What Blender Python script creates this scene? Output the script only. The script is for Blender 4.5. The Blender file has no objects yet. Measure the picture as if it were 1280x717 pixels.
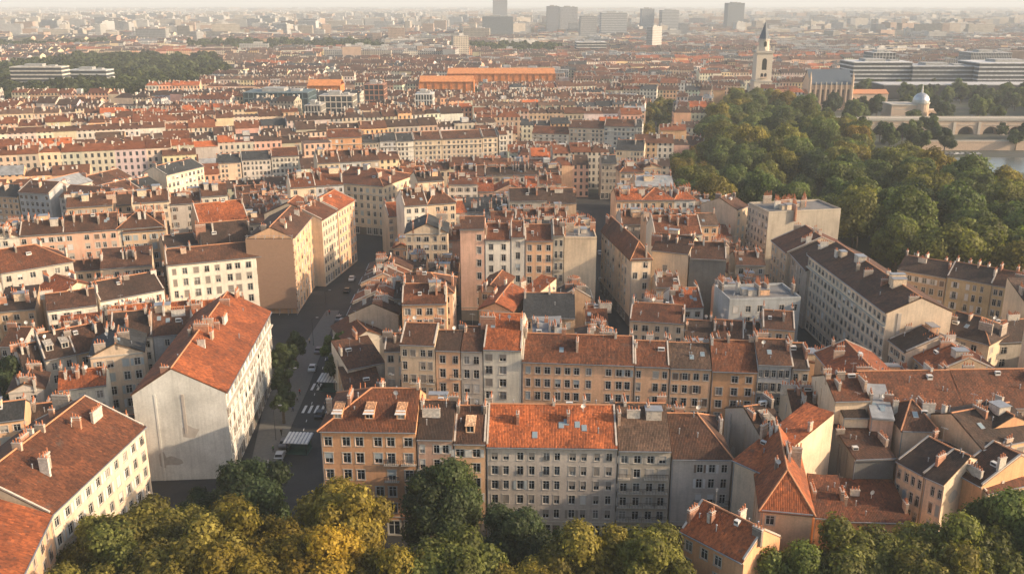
import bpy, math, random
from mathutils import Vector
random.seed(7)
scene = bpy.context.scene
C = scene.collection

# ---------------------------------------------------------------- camera, light, exposure
FPX, HC = 1150.0, 88.0                      # focal length in photo pixels (1280 wide), camera height in metres
PITCH = math.atan(356.5 / FPX)
cam_d = bpy.data.cameras.new('camera'); cam = bpy.data.objects.new('camera', cam_d); C.objects.link(cam)
cam.location = (0, 0, HC); cam.rotation_euler = (math.pi / 2 - PITCH, 0, 0)
cam_d.sensor_width = 36; cam_d.lens = FPX / 1280 * 36; cam_d.clip_end = 30000; cam_d.clip_start = 1
scene.camera = cam
SUN_EL, SUN_AZ = math.radians(22), math.radians(102)   # azimuth clockwise from +Y (the view direction)
world = bpy.data.worlds.new('World'); scene.world = world; world.use_nodes = True
wn = world.node_tree; sky = wn.nodes.new('ShaderNodeTexSky'); sky.sky_type = 'NISHITA'; sky.sun_disc = False
sky.sun_elevation = SUN_EL; sky.sun_rotation = SUN_AZ; sky.dust_density = 2.6; sky.air_density = 1.0; sky.ozone_density = 0.3
wn.nodes['Background'].inputs[1].default_value = 0.14
tint = wn.nodes.new('ShaderNodeMix'); tint.data_type = 'RGBA'; tint.blend_type = 'MULTIPLY'; tint.inputs[0].default_value = 1.0; tint.inputs[7].default_value = (1.03, 1.0, 0.95, 1)   # evening air
wn.links.new(sky.outputs[0], tint.inputs[6]); wn.links.new(tint.outputs[2], wn.nodes['Background'].inputs[0])
sun_d = bpy.data.lights.new('sun', 'SUN'); sun = bpy.data.objects.new('sun', sun_d); C.objects.link(sun)
sun_d.energy = 3.6; sun_d.angle = math.radians(0.5); sun_d.color = (1.0, 0.76, 0.52)
to_sun = Vector((math.cos(SUN_EL) * math.sin(SUN_AZ), math.cos(SUN_EL) * math.cos(SUN_AZ), math.sin(SUN_EL)))
sun.rotation_euler = to_sun.to_track_quat('Z', 'Y').to_euler()
scene.view_settings.view_transform = 'Standard'; scene.view_settings.look = 'None'
scene.view_settings.exposure = 0.82; scene.view_settings.gamma = 1.0
HAZE_DENSITY, HAZE_ANISO, HAZE_TOP = 0.00016, 0.0, 125.0
scene.cycles.max_bounces = 6; scene.cycles.diffuse_bounces = 3; scene.cycles.volume_bounces = 0

# ---------------------------------------------------------------- pixel -> world tracing (photo pixels, 1280 x 717)
cp, sp = math.cos(PITCH), math.sin(PITCH)
def ray(x, y):
    u = (x - 640) / FPX; v = (358.5 - y) / FPX
    return (u, cp + v * sp, -sp + v * cp)
def at(x, y, z=0.0):
    d = ray(x, y); t = (z - HC) / d[2]
    return (d[0] * t, d[1] * t)
def proj(X, Y, Z):
    Z -= HC; c = Y * cp - Z * sp; v = Y * sp + Z * cp
    return (640 + FPX * X / c, 358.5 - FPX * v / c) if c > 1 else (-9999, -9999)
def on_plane(x, y, P, Q):
    d = ray(x, y); ex, ey = Q[0] - P[0], Q[1] - P[1]
    den = d[0] * ey - d[1] * ex
    t = (P[0] * ey - P[1] * ex) / den
    return (d[0] * t, d[1] * t, HC + d[2] * t)
def inside(p, poly):
    r = False; j = len(poly) - 1
    for i in range(len(poly)):
        a, b = poly[i], poly[j]
        if (a[1] > p[1]) != (b[1] > p[1]) and p[0] < (b[0] - a[0]) * (p[1] - a[1]) / (b[1] - a[1]) + a[0]: r = not r
        j = i
    return r

# ---------------------------------------------------------------- materials
MATS = {}
def mat(name):
    m = bpy.data.materials.new(name); m.use_nodes = True; MATS[name] = m
    nt = m.node_tree; return m, nt, nt.nodes['Principled BSDF']
def N(nt, t, **kw):
    n = nt.nodes.new(t)
    for k, v in kw.items():
        if k.startswith('i_'): n.inputs[int(k[2:])].default_value = v
        else: setattr(n, k, v)
    return n
def math_n(nt, op, a, b=None):
    n = nt.nodes.new('ShaderNodeMath'); n.operation = op
    for i, v in enumerate((a, b)):
        if v is None: continue
        if isinstance(v, (int, float)): n.inputs[i].default_value = v
        else: nt.links.new(v, n.inputs[i])
    return n.outputs[0]
def ramp(nt, fac, stops):
    r = nt.nodes.new('ShaderNodeValToRGB'); e = r.color_ramp.elements
    while len(e) < len(stops): e.new(0.5)
    for el, (p, c) in zip(e, stops):
        el.position = p; el.color = (c, c, c, 1) if isinstance(c, (int, float)) else (*c, 1)
    nt.links.new(fac, r.inputs[0]); return r.outputs[0]
def mixc(nt, mode, fac, a, b):
    n = nt.nodes.new('ShaderNodeMix'); n.data_type = 'RGBA'; n.blend_type = mode
    for s, v in ((0, fac), (6, a), (7, b)):
        if isinstance(v, (int, float)): n.inputs[s].default_value = v
        elif isinstance(v, tuple): n.inputs[s].default_value = (*v, 1)
        else: nt.links.new(v, n.inputs[s])
    return n.outputs[2]
def noise(nt, vec, scale, detail=3, rough=0.55):
    n = nt.nodes.new('ShaderNodeTexNoise'); n.inputs['Scale'].default_value = scale
    n.inputs['Detail'].default_value = detail; n.inputs['Roughness'].default_value = rough
    if vec is not None: nt.links.new(vec, n.inputs['Vector'])
    return n.outputs[0]
def mapping(nt, vec, scale):
    n = nt.nodes.new('ShaderNodeMapping'); n.inputs['Scale'].default_value = scale
    nt.links.new(vec, n.inputs['Vector']); return n.outputs[0]
def geo_pos(nt): return nt.nodes.new('ShaderNodeNewGeometry').outputs['Position']
def plain(name, col, rough=0.7, metal=0.0):
    m, nt, b = mat(name)
    v = noise(nt, geo_pos(nt), 1.3, 3)
    c = mixc(nt, 'MULTIPLY', 1.0, col, ramp(nt, v, [(0.25, 0.82), (0.75, 1.12)]))
    nt.links.new(c, b.inputs['Base Color']); b.inputs['Roughness'].default_value = rough; b.inputs['Metallic'].default_value = metal
    return m

def plaster(name, col_out, windows=False):
    m, nt, b = mat(name)
    base = nt.nodes.new('ShaderNodeObjectInfo').outputs['Color'] if col_out == 'obj' else nt.nodes.new('ShaderNodeAttribute')
    if col_out != 'obj': base.attribute_name = 'col'; base = base.outputs['Color']
    pos = geo_pos(nt)
    big = ramp(nt, noise(nt, pos, 0.16, 5, 0.65), [(0.3, 0.74), (0.7, 1.1)])
    streak = ramp(nt, noise(nt, mapping(nt, pos, (1.6, 1.6, 0.10)), 1.0, 4, 0.65), [(0.32, 0.70), (0.55, 1.04)])
    grain = ramp(nt, noise(nt, pos, 3.2, 3), [(0.3, 0.90), (0.7, 1.06)])
    c = mixc(nt, 'MULTIPLY', 1.0, base, big); c = mixc(nt, 'MULTIPLY', 0.5, c, streak); c = mixc(nt, 'MULTIPLY', 1.0, c, grain)
    if windows:
        uv = nt.nodes.new('ShaderNodeUVMap'); s = nt.nodes.new('ShaderNodeSeparateXYZ'); nt.links.new(uv.outputs[0], s.inputs[0])
        fu = math_n(nt, 'FRACT', math_n(nt, 'DIVIDE', s.outputs[0], 2.7)); fv = math_n(nt, 'FRACT', math_n(nt, 'DIVIDE', s.outputs[1], 3.15))
        a = math_n(nt, 'MULTIPLY', math_n(nt, 'GREATER_THAN', fu, 0.30), math_n(nt, 'LESS_THAN', fu, 0.72))
        d = math_n(nt, 'MULTIPLY', math_n(nt, 'GREATER_THAN', fv, 0.25), math_n(nt, 'LESS_THAN', fv, 0.84))
        w = math_n(nt, 'MULTIPLY', a, d)
        w = math_n(nt, 'MULTIPLY', w, math_n(nt, 'GREATER_THAN', s.outputs[0], 0.0))
        c = mixc(nt, 'MIX', w, c, (0.035, 0.042, 0.05))
        nt.links.new(math_n(nt, 'SUBTRACT', 0.85, math_n(nt, 'MULTIPLY', w, 0.45)), b.inputs['Roughness'])
    else:
        b.inputs['Roughness'].default_value = 0.88
    nt.links.new(c, b.inputs['Base Color'])
    if not windows and col_out == 'obj':
        bp = nt.nodes.new('ShaderNodeBump'); bp.inputs['Strength'].default_value = 0.25; bp.inputs['Distance'].default_value = 0.05
        nt.links.new(noise(nt, pos, 5.0, 4), bp.inputs['Height']); nt.links.new(bp.outputs[0], b.inputs['Normal'])
    return m
plaster('plaster', 'obj'); plaster('far_wall', 'obj', True); plaster('city_wall', 'attr', True)

def tiles(name, col_out):
    m, nt, b = mat(name)
    base = nt.nodes.new('ShaderNodeObjectInfo').outputs['Color'] if col_out == 'obj' else nt.nodes.new('ShaderNodeAttribute')
    if col_out != 'obj': base.attribute_name = 'col'; base = base.outputs['Color']
    uv = nt.nodes.new('ShaderNodeUVMap').outputs[0]; pos = geo_pos(nt)
    s = nt.nodes.new('ShaderNodeSeparateXYZ'); nt.links.new(uv, s.inputs[0])
    cu = math_n(nt, 'FLOOR', math_n(nt, 'DIVIDE', s.outputs[0], 0.26)); cv = math_n(nt, 'FLOOR', math_n(nt, 'DIVIDE', s.outputs[1], 0.42))
    cmb = nt.nodes.new('ShaderNodeCombineXYZ'); nt.links.new(cu, cmb.inputs[0]); nt.links.new(cv, cmb.inputs[1])
    wnz = nt.nodes.new('ShaderNodeTexWhiteNoise'); wnz.noise_dimensions = '3D'; nt.links.new(cmb.outputs[0], wnz.inputs['Vector'])
    cell = ramp(nt, wnz.outputs['Value'], [(0.0, 0.52), (0.5, 0.95), (0.93, 1.15), (1.0, 1.7)])
    big = ramp(nt, noise(nt, pos, 0.22, 5, 0.65), [(0.3, 0.55), (0.7, 1.2)])
    mid = ramp(nt, noise(nt, pos, 1.1, 4, 0.6), [(0.28, 0.70), (0.72, 1.18)])
    run = ramp(nt, noise(nt, mapping(nt, uv, (2.6, 0.18, 1)), 1.0, 3), [(0.35, 0.78), (0.65, 1.08)])
    c = mixc(nt, 'MULTIPLY', 0.9, base, cell)
    for k in (big, mid, run): c = mixc(nt, 'MULTIPLY', 0.9, c, k)
    vor = nt.nodes.new('ShaderNodeTexVoronoi'); vor.inputs['Scale'].default_value = 0.22; nt.links.new(pos, vor.inputs['Vector'])
    c = mixc(nt, 'MULTIPLY', 0.7, c, ramp(nt, vor.outputs['Color'], [(0.25, 0.72), (0.5, 1.0), (0.75, 1.22)]))
    lich = ramp(nt, noise(nt, pos, 0.6, 6, 0.7), [(0.56, 0.0), (0.72, 0.55)])
    c = mixc(nt, 'MIX', lich, c, (0.075, 0.066, 0.055))
    nt.links.new(c, b.inputs['Base Color']); b.inputs['Roughness'].default_value = 0.85
    wv = math_n(nt, 'ABSOLUTE', math_n(nt, 'SINE', math_n(nt, 'MULTIPLY', s.outputs[0], math.pi / 0.26)))
    st = math_n(nt, 'FRACT', math_n(nt, 'DIVIDE', s.outputs[1], 0.42))
    hgt = math_n(nt, 'SUBTRACT', math_n(nt, 'ADD', wv, math_n(nt, 'MULTIPLY', wnz.outputs['Value'], 0.5)), math_n(nt, 'MULTIPLY', st, 0.5))
    bp = nt.nodes.new('ShaderNodeBump'); bp.inputs['Strength'].default_value = 0.55; bp.inputs['Distance'].default_value = 0.07
    nt.links.new(hgt, bp.inputs['Height']); nt.links.new(bp.outputs[0], b.inputs['Normal'])
    return m
tiles('tile', 'obj')
def far_roof(name):
    m, nt, b = mat(name); a = nt.nodes.new('ShaderNodeAttribute'); a.attribute_name = 'col'
    c = mixc(nt, 'MULTIPLY', 1.0, a.outputs['Color'], ramp(nt, noise(nt, geo_pos(nt), 0.35, 5, 0.7), [(0.3, 0.5), (0.7, 1.3)]))
    nt.links.new(c, b.inputs['Base Color']); b.inputs['Roughness'].default_value = 0.85
far_roof('city_roof')
def objcol(name, rough, lo=0.8, hi=1.1, scale=1.5, metal=0.0):
    m, nt, b = mat(name); o = nt.nodes.new('ShaderNodeObjectInfo')
    c = mixc(nt, 'MULTIPLY', 1.0, o.outputs['Color'], ramp(nt, noise(nt, geo_pos(nt), scale, 5, 0.65), [(0.3, lo), (0.7, hi)]))
    nt.links.new(c, b.inputs['Base Color']); b.inputs['Roughness'].default_value = rough; b.inputs['Metallic'].default_value = metal
objcol('flat_roof', 0.8, 0.6, 1.15, 0.5); objcol('stack', 0.9, 0.55, 1.15, 2.2); objcol('shutter', 0.6, 0.9, 1.05); objcol('paint', 0.3, 0.97, 1.02)
objcol('cloth', 0.8, 0.9, 1.05)
plain('trim', (0.46, 0.42, 0.36), 0.85); plain('white', (0.62, 0.61, 0.58), 0.5); plain('zinc', (0.30, 0.31, 0.33), 0.45, 0.3)
plain('iron', (0.03, 0.03, 0.033), 0.5); plain('pot', (0.40, 0.15, 0.07), 0.85); plain('skin', (0.45, 0.27, 0.2), 0.6); plain('tyre', (0.02, 0.02, 0.02), 0.8)
plain('bark', (0.09, 0.07, 0.05), 0.95); plain('ridge', (0.48, 0.22, 0.11), 0.9); plain('mortar', (0.48, 0.42, 0.36), 0.9)
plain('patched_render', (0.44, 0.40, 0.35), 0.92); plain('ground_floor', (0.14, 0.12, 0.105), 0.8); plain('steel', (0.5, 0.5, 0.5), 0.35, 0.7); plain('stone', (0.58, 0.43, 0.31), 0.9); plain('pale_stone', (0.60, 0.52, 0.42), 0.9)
plain('slate', (0.07, 0.095, 0.125), 0.6); plain('dark_void', (0.012, 0.012, 0.013), 0.9); plain('wood', (0.17, 0.10, 0.055), 0.8)
plain('green_panel', (0.03, 0.09, 0.075), 0.6)
m, nt, b = mat('glass'); o = nt.nodes.new('ShaderNodeObjectInfo')
nt.links.new(ramp(nt, o.outputs['Random'], [(0.0, (0.006, 0.007, 0.009)), (0.65, (0.016, 0.02, 0.024)), (0.85, (0.05, 0.06, 0.068)), (0.95, (0.24, 0.23, 0.21))]), b.inputs['Base Color'])
b.inputs['Roughness'].default_value = 0.12; b.inputs['IOR'].default_value = 1.45
m, nt, b = mat('glazing'); b.inputs['Base Color'].default_value = (0.22, 0.28, 0.31, 1); b.inputs['Roughness'].default_value = 0.14
m, nt, b = mat('foliage'); o = nt.nodes.new('ShaderNodeObjectInfo'); a = nt.nodes.new('ShaderNodeAttribute'); a.attribute_name = 'leaf'
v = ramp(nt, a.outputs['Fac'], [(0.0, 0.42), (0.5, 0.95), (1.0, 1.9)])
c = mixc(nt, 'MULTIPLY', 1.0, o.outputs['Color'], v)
c = mixc(nt, 'MULTIPLY', 1.0, c, ramp(nt, o.outputs['Random'], [(0, (0.72, 0.80, 0.75)), (0.5, (1, 1, 1)), (1, (1.18, 1.12, 0.95))]))
nt.links.new(c, b.inputs['Base Color']); b.inputs['Roughness'].default_value = 0.6; b.inputs['Specular IOR Level'].default_value = 0.25
tr = nt.nodes.new('ShaderNodeBsdfTranslucent'); nt.links.new(mixc(nt, 'MULTIPLY', 1.0, c, (1.1, 1.2, 0.6)), tr.inputs[0])
ms = nt.nodes.new('ShaderNodeMixShader'); ms.inputs[0].default_value = 0.45
nt.links.new(b.outputs[0], ms.inputs[1]); nt.links.new(tr.outputs[0], ms.inputs[2]); nt.links.new(ms.outputs[0], nt.nodes['Material Output'].inputs[0])
m, nt, b = mat('asphalt'); p = geo_pos(nt)
c = mixc(nt, 'MIX', ramp(nt, noise(nt, p, 0.12, 6, 0.6), [(0.35, 0.0), (0.65, 1.0)]), (0.018, 0.020, 0.022), (0.034, 0.035, 0.036))
c = mixc(nt, 'MULTIPLY', 1.0, c, ramp(nt, noise(nt, p, 2.0, 4), [(0.3, 0.8), (0.7, 1.15)]))
nt.links.new(c, b.inputs['Base Color']); b.inputs['Roughness'].default_value = 0.8
m, nt, b = mat('ground'); p = geo_pos(nt)
c = mixc(nt, 'MIX', ramp(nt, noise(nt, p, 0.006, 6, 0.6), [(0.42, 0.0), (0.58, 1.0)]), (0.055, 0.054, 0.052), (0.045, 0.055, 0.03))
c = mixc(nt, 'MIX', ramp(nt, noise(nt, p, 0.03, 4, 0.6), [(0.55, 0.0), (0.7, 0.8)]), c, (0.16, 0.135, 0.11))
nt.links.new(c, b.inputs['Base Color']); b.inputs['Roughness'].default_value = 0.9
plain('pavement', (0.12, 0.118, 0.11), 0.85); plain('road_paint', (0.62, 0.62, 0.6), 0.6); plain('park_floor', (0.035, 0.045, 0.022), 0.95); plain('kerb_stone', (0.25, 0.24, 0.23), 0.85)
m, nt, b = mat('water'); b.inputs['Base Color'].default_value = (0.10, 0.11, 0.10, 1); b.inputs['Roughness'].default_value = 0.22
bp = nt.nodes.new('ShaderNodeBump'); bp.inputs['Strength'].default_value = 0.3; nt.links.new(noise(nt, geo_pos(nt), 0.8, 3), bp.inputs['Height']); nt.links.new(bp.outputs[0], b.inputs['Normal'])

# ---------------------------------------------------------------- mesh building
class MB:
    def __init__(s): s.v = []; s.f = []; s.m = []; s.uv = []; s.c = []; s.cur = 0; s.col = None
    def face(s, pts, mi=None, uv=None):
        n = len(s.v); s.v.extend(pts); s.f.append(tuple(range(n, n + len(pts)))); s.m.append(s.cur if mi is None else mi)
        s.uv.extend(uv if uv else [(-1.0, -1.0)] * len(pts)); s.c.append(s.col)
    def box(s, a, b, mi=None, bottom=True):
        (x0, y0, z0), (x1, y1, z1) = a, b
        p = [(x0, y0, z0), (x1, y0, z0), (x1, y1, z0), (x0, y1, z0), (x0, y0, z1), (x1, y0, z1), (x1, y1, z1), (x0, y1, z1)]
        for q in ((0, 1, 5, 4), (1, 2, 6, 5), (2, 3, 7, 6), (3, 0, 4, 7), (4, 5, 6, 7)) + (((3, 2, 1, 0),) if bottom else ()):
            s.face([p[i] for i in q], mi)
    def prism(s, pts, t, mi=None, uv=None, side=None):
        low = [(x, y, z - t) for x, y, z in pts]; s.face(pts, mi, uv); s.face(low[::-1], side if side is not None else mi)
        for i in range(len(pts)):
            j = (i + 1) % len(pts); s.face([pts[i], low[i], low[j], pts[j]], side if side is not None else mi)
    def tube(s, cx, cy, z0, z1, r0, r1, n=8, mi=None, cap=True):
        ring = lambda r, z: [(cx + r * math.cos(2 * math.pi * k / n), cy + r * math.sin(2 * math.pi * k / n), z) for k in range(n)]
        a, b = ring(r0, z0), ring(r1, z1)
        for k in range(n):
            j = (k + 1) % n; s.face([a[k], a[j], b[j], b[k]], mi)
        if cap: s.face(b, mi)
    def limb(s, p, q, r0, r1, n=6, mi=None):
        p, q = Vector(p), Vector(q); d = (q - p).normalized(); u = d.orthogonal().normalized(); w = d.cross(u)
        a = [tuple(p + (u * math.cos(2 * math.pi * k / n) + w * math.sin(2 * math.pi * k / n)) * r0) for k in range(n)]
        b = [tuple(q + (u * math.cos(2 * math.pi * k / n) + w * math.sin(2 * math.pi * k / n)) * r1) for k in range(n)]
        for k in range(n):
            j = (k + 1) % n; s.face([a[k], a[j], b[j], b[k]], mi)
        s.face(b, mi); s.face(a[::-1], mi)
    def mesh(s, name, mats):
        me = bpy.data.meshes.new(name); me.from_pydata(s.v, [], s.f)
        for k in mats: me.materials.append(MATS[k])
        me.polygons.foreach_set('material_index', s.m)
        l = me.uv_layers.new(name='UVMap'); l.data.foreach_set('uv', [k for t in s.uv for k in t])
        if any(c is not None for c in s.c):
            at_ = me.color_attributes.new('col', 'FLOAT_COLOR', 'CORNER'); out = []
            for f, c in zip(s.f, s.c): out.extend((c[0], c[1], c[2], 1.0) * len(f))
            at_.data.foreach_set('color', out)
        me.update(); return me
def obj(name, me, parent=None, loc=None, rz=0.0, sc=None, col=None):
    o = bpy.data.objects.new(name, me); C.objects.link(o)
    if parent is not None: o.parent = parent
    if loc: o.location = loc
    if rz: o.rotation_euler = (0, 0, rz)
    if sc: o.scale = sc
    if col: o.color = (*col, 1)
    return o
def empty(name, loc, rz=0.0): 
    o = bpy.data.objects.new(name, None); C.objects.link(o); o.location = loc; o.rotation_euler = (0, 0, rz); o.empty_display_size = 1; return o
def tag(o, label=None, cat=None, group=None, kind=None):
    for k, v in (('label', label), ('category', cat), ('group', group), ('kind', kind)):
        if v: o[k] = v
    return o
def struct(name, me): o = obj(name, me); o['kind'] = 'structure'; return o

WALL = {'cream': (.70, .55, .39), 'peach': (.76, .46, .27), 'pink': (.68, .42, .30), 'white': (.72, .66, .56), 'grey': (.52, .46, .39), 'pale blue': (.46, .47, .47),
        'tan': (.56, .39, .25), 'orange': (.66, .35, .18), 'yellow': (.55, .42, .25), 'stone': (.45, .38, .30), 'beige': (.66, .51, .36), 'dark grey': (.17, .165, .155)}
ROOF = {'orange': (.34, .088, .024), 'red-brown': (.155, .049, .018), 'brown': (.100, .040, .019), 'dark brown': (.056, .029, .018), 'slate': (.04, .044, .048),
        'mottled': (.11, .062, .038), 'zinc': (.25, .26, .27), 'grey': (.22, .21, .20)}
ROOF_W = {'mottled': 'mottled brown', 'slate': 'dark slate'}

# ---------------------------------------------------------------- shared pieces of the houses
WW, WH, REC = 1.15, 1.85, 0.22
def window_mb(kind):
    w = MB(); hw = WW / 2; y = 0.12
    def bar(x0, x1, z0, z1, yy=y, t=0.06, mi=0): w.box((x0, yy, z0), (x1, yy + t, z1), mi)
    for x0, x1 in ((-hw, -hw + .06), (hw - .06, hw), (-.035, .035)): bar(x0, x1, .0, WH)
    for z0, z1 in ((0, .06), (WH - .06, WH), (WH * .68, WH * .68 + .04)): bar(-hw, hw, z0, z1, y + .005)
    w.box((-hw - .14, -.09, -.11), (hw + .14, .1, -.004), 1)                      # sill
    for x0, x1 in ((-hw - .13, -hw - .005), (hw + .005, hw + .13)): w.box((x0, -.03, -.004), (x1, .0, WH + .14), 1)
    w.box((-hw - .18, -.05, WH + .0), (hw + .18, 0, WH + .16), 1)
    if kind == 'shut':
        for s in (-1, 1):
            x0, x1 = (-hw, -.01) if s < 0 else (.01, hw); w.box((x0, .02, .01), (x1, .07, WH - .01), 2)
            for k in range(7): w.box((x0 + .08, .0, .12 + k * .24), (x1 - .08, .02, .26 + k * .24), 2)
    if kind == 'open':
        for s in (-1, 1):
            x0, x1 = (-hw - .62, -hw - .15) if s < 0 else (hw + .15, hw + .62); w.box((x0, -.06, .01), (x1, -.015, WH - .01), 2)
    if kind == 'blind': w.box((-hw + .02, .02, WH * .45), (hw - .02, .06, WH - .01), 2)
    if kind == 'rail':
        w.box((-hw, -.12, .92), (hw, -.08, .97), 3); w.box((-hw, -.12, .08), (hw, -.08, .12), 3)
        for k in range(8): w.box((-hw + k * (WW - .03) / 7, -.115, .12), (-hw + .03 + k * (WW - .03) / 7, -.085, .92), 3)
    return w
WIN, WINP = {}, {}
for k in ('bare', 'shut', 'open', 'blind', 'rail'):
    w = window_mb(k); WIN[k] = w.mesh('window_' + k, ['white', 'trim', 'shutter', 'iron'])
    w.face([(-WW / 2, .16, 0), (WW / 2, .16, 0), (WW / 2, .16, WH), (-WW / 2, .16, WH)], 4)
    WINP[k] = w.mesh('window_glazed_' + k, ['white', 'trim', 'shutter', 'iron', 'glass'])
w = MB(); w.face([(-WW / 2, .155, 0), (WW / 2, .155, 0), (WW / 2, .155, WH), (-WW / 2, .155, WH)]); PANE = w.mesh('pane', ['glass'])
w = MB(); w.box((-.5, .05, 0), (.5, .12, 2.2)); w.box((-.5, .03, 2.2), (.5, .12, 2.3), 1)
for x in (-.42, .06):
    for z in (.25, 1.2): w.box((x, .02, z), (x + .36, .05, z + .75))
DOOR = w.mesh('door', ['shutter', 'trim'])
w = MB(); w.box((-.55, -.55, -.06), (.55, 0, .06)); w.box((-.55, -.55, 1.0), (.55, -.5, 1.05), 1)
for k in range(9): w.box((-.55 + k * .1345, -.54, .06), (-.525 + k * .1345, -.51, 1.0), 1)
BALC = w.mesh('balcony', ['trim', 'iron'])
STACKS, POTS = {}, {}
for L in (0.9, 1.5, 2.2, 3.0):
    w = MB(); w.box((-.23, -L / 2, -1.2), (.23, L / 2, 1.0)); w.box((-.29, -L / 2 - .06, 1.0), (.29, L / 2 + .06, 1.1), 1)
    w.box((-.25, -L / 2 - .03, .78), (.25, L / 2 + .03, .83), 1)
    n = max(2, int(L / .45)); ys = [-L / 2 + L * (i + .5) / n for i in range(n)]
    STACKS[L] = w.mesh('chimney', ['stack', 'mortar']); POTS[L] = ys
    for i, y in enumerate(ys): w.tube(0, y, 1.1, 1.5 + .16 * ((i * 7) % 3), .12, .095, 7, 2)
    STACKS[(L, 'p')] = w.mesh('chimney_with_pots', ['stack', 'mortar', 'pot'])
POTM = []
for k in range(3):
    w = MB(); w.tube(0, 0, -.02, .36 + .16 * k, .12, .095, 8, 0); w.tube(0, 0, .30 + .16 * k, .38 + .16 * k, .125, .125, 8, 0); POTM.append(w.mesh('chimney_pot', ['pot']))
w = MB()                                                                     # roof window box with a little tiled roof
w.box((-.75, 0, -.2), (-.55, .15, 1.35), 0); w.box((.55, 0, -.2), (.75, .15, 1.35), 0); w.box((-.55, 0, 1.2), (.55, .15, 1.35), 0); w.box((-.55, 0, -.2), (.55, .15, .1), 0)
w.box((-.75, .15, -.6), (-.62, 2.6, 1.3), 0); w.box((.62, .15, -.6), (.75, 2.6, 1.3), 0)
w.prism([(-.9, -.25, 1.42), (.9, -.25, 1.42), (.9, 3.0, 1.9), (-.9, 3.0, 1.9)], .1, 1, [(0, 0), (1.8, 0), (1.8, 3.2), (0, 3.2)])
w.face([(-.55, .1, .1), (.55, .1, .1), (.55, .1, 1.2), (-.55, .1, 1.2)], 2); w.box((-.03, .05, .1), (.03, .09, 1.2), 3); w.box((-.55, .05, .1), (.55, .09, .16), 3)
DORM = w.mesh('dormer', ['stack', 'tile', 'glass', 'white'])
w = MB(); w.box((-.78, -.1, .0), (.78, 1.3, .0 + .16)); w.box((-.9, -1.0, -.06), (.9, .1, -.02)); AWN = w.mesh('awning', ['cloth'])
w = MB(); w.box((-.45, -.65, .0), (.45, .65, .09), 0); w.face([(-.38, -.58, .094), (.38, -.58, .094), (.38, .58, .094), (-.38, .58, .094)], 1); SKYL = w.mesh('skylight', ['zinc', 'glazing'])
w = MB(); w.box((-.05, -.07, 0), (.05, .05, 1)); PIPE = w.mesh('downpipe', ['zinc'])
w = MB(); w.tube(0, 0, -.3, 3.0, .03, .02, 5); w.box((-.02, -.6, 2.7), (.02, .6, 2.73))
for k in range(5): w.box((-.3, -.5 + k * .25, 2.7), (.3, -.48 + k * .25, 2.72))
ANT = w.mesh('antenna', ['steel'])
w = MB(); R_ = .42
for k in range(10):
    a0, a1 = 2 * math.pi * k / 10, 2 * math.pi * (k + 1) / 10
    w.face([(0, .12, 1.2), (R_ * math.cos(a0), 0, 1.2 + R_ * math.sin(a0)), (R_ * math.cos(a1), 0, 1.2 + R_ * math.sin(a1))])
w.box((-.03, .1, -.3), (.03, .16, 1.2)); w.limb((0, .1, .8), (0, -.3, 1.1), .015, .015, 4); DISH = w.mesh('satellite_dish', ['white'])
w = MB(); w.box((-1.1, -1.5, -1.5), (1.1, 1.5, 1.7)); w.box((-1.25, -1.65, 1.7), (1.25, 1.65, 1.85), 1); w.box((-.4, -1.53, -.1), (.4, -1.5, 1.5), 2); PENT = w.mesh('roof_shed', ['stack', 'zinc', 'shutter'])

w = MB(); w.tube(0, 0, -.3, .9, .09, .09, 7); w.tube(0, 0, .9, 1.02, .17, .05, 7); VENT = w.mesh('vent_pipe', ['zinc'])
w = MB(); w.box((-.5, -.35, -.3), (.5, .35, .55)); w.box((-.42, -.37, .1), (.42, -.34, .45), 1); HATCH = w.mesh('roof_hatch', ['white', 'iron'])
SHUT_COL = [(.55, .53, .49), (.42, .38, .33), (.24, .21, .18), (.33, .37, .38), (.16, .11, .08), (.6, .58, .55)]
VIEW = []                    # fronts seen across lower roofs
FOOT = []                    # footprints already taken: (poly, bbox)
def claim(poly, grow=0.0):
    cx = sum(p[0] for p in poly) / len(poly); cy = sum(p[1] for p in poly) / len(poly)
    if grow:
        q = []
        for x, y in poly:
            l = math.hypot(x - cx, y - cy) or 1; q.append((x + (x - cx) / l * grow, y + (y - cy) / l * grow))
        poly = q
    xs = [p[0] for p in poly]; ys = [p[1] for p in poly]
    FOOT.append((poly, (min(xs), min(ys), max(xs), max(ys))))
def taken(p, foot=None):
    for poly, bb in (FOOT if foot is None else foot):
        if bb[0] <= p[0] <= bb[2] and bb[1] <= p[1] <= bb[3] and inside(p, poly): return True
    return False
def quad(A, B, d):
    l = math.hypot(B[0] - A[0], B[1] - A[1]); nx, ny = -(B[1] - A[1]) / l * d, (B[0] - A[0]) / l * d
    return [A, B, (B[0] + nx, B[1] + ny), (A[0] + nx, A[1] + ny)]

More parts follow.
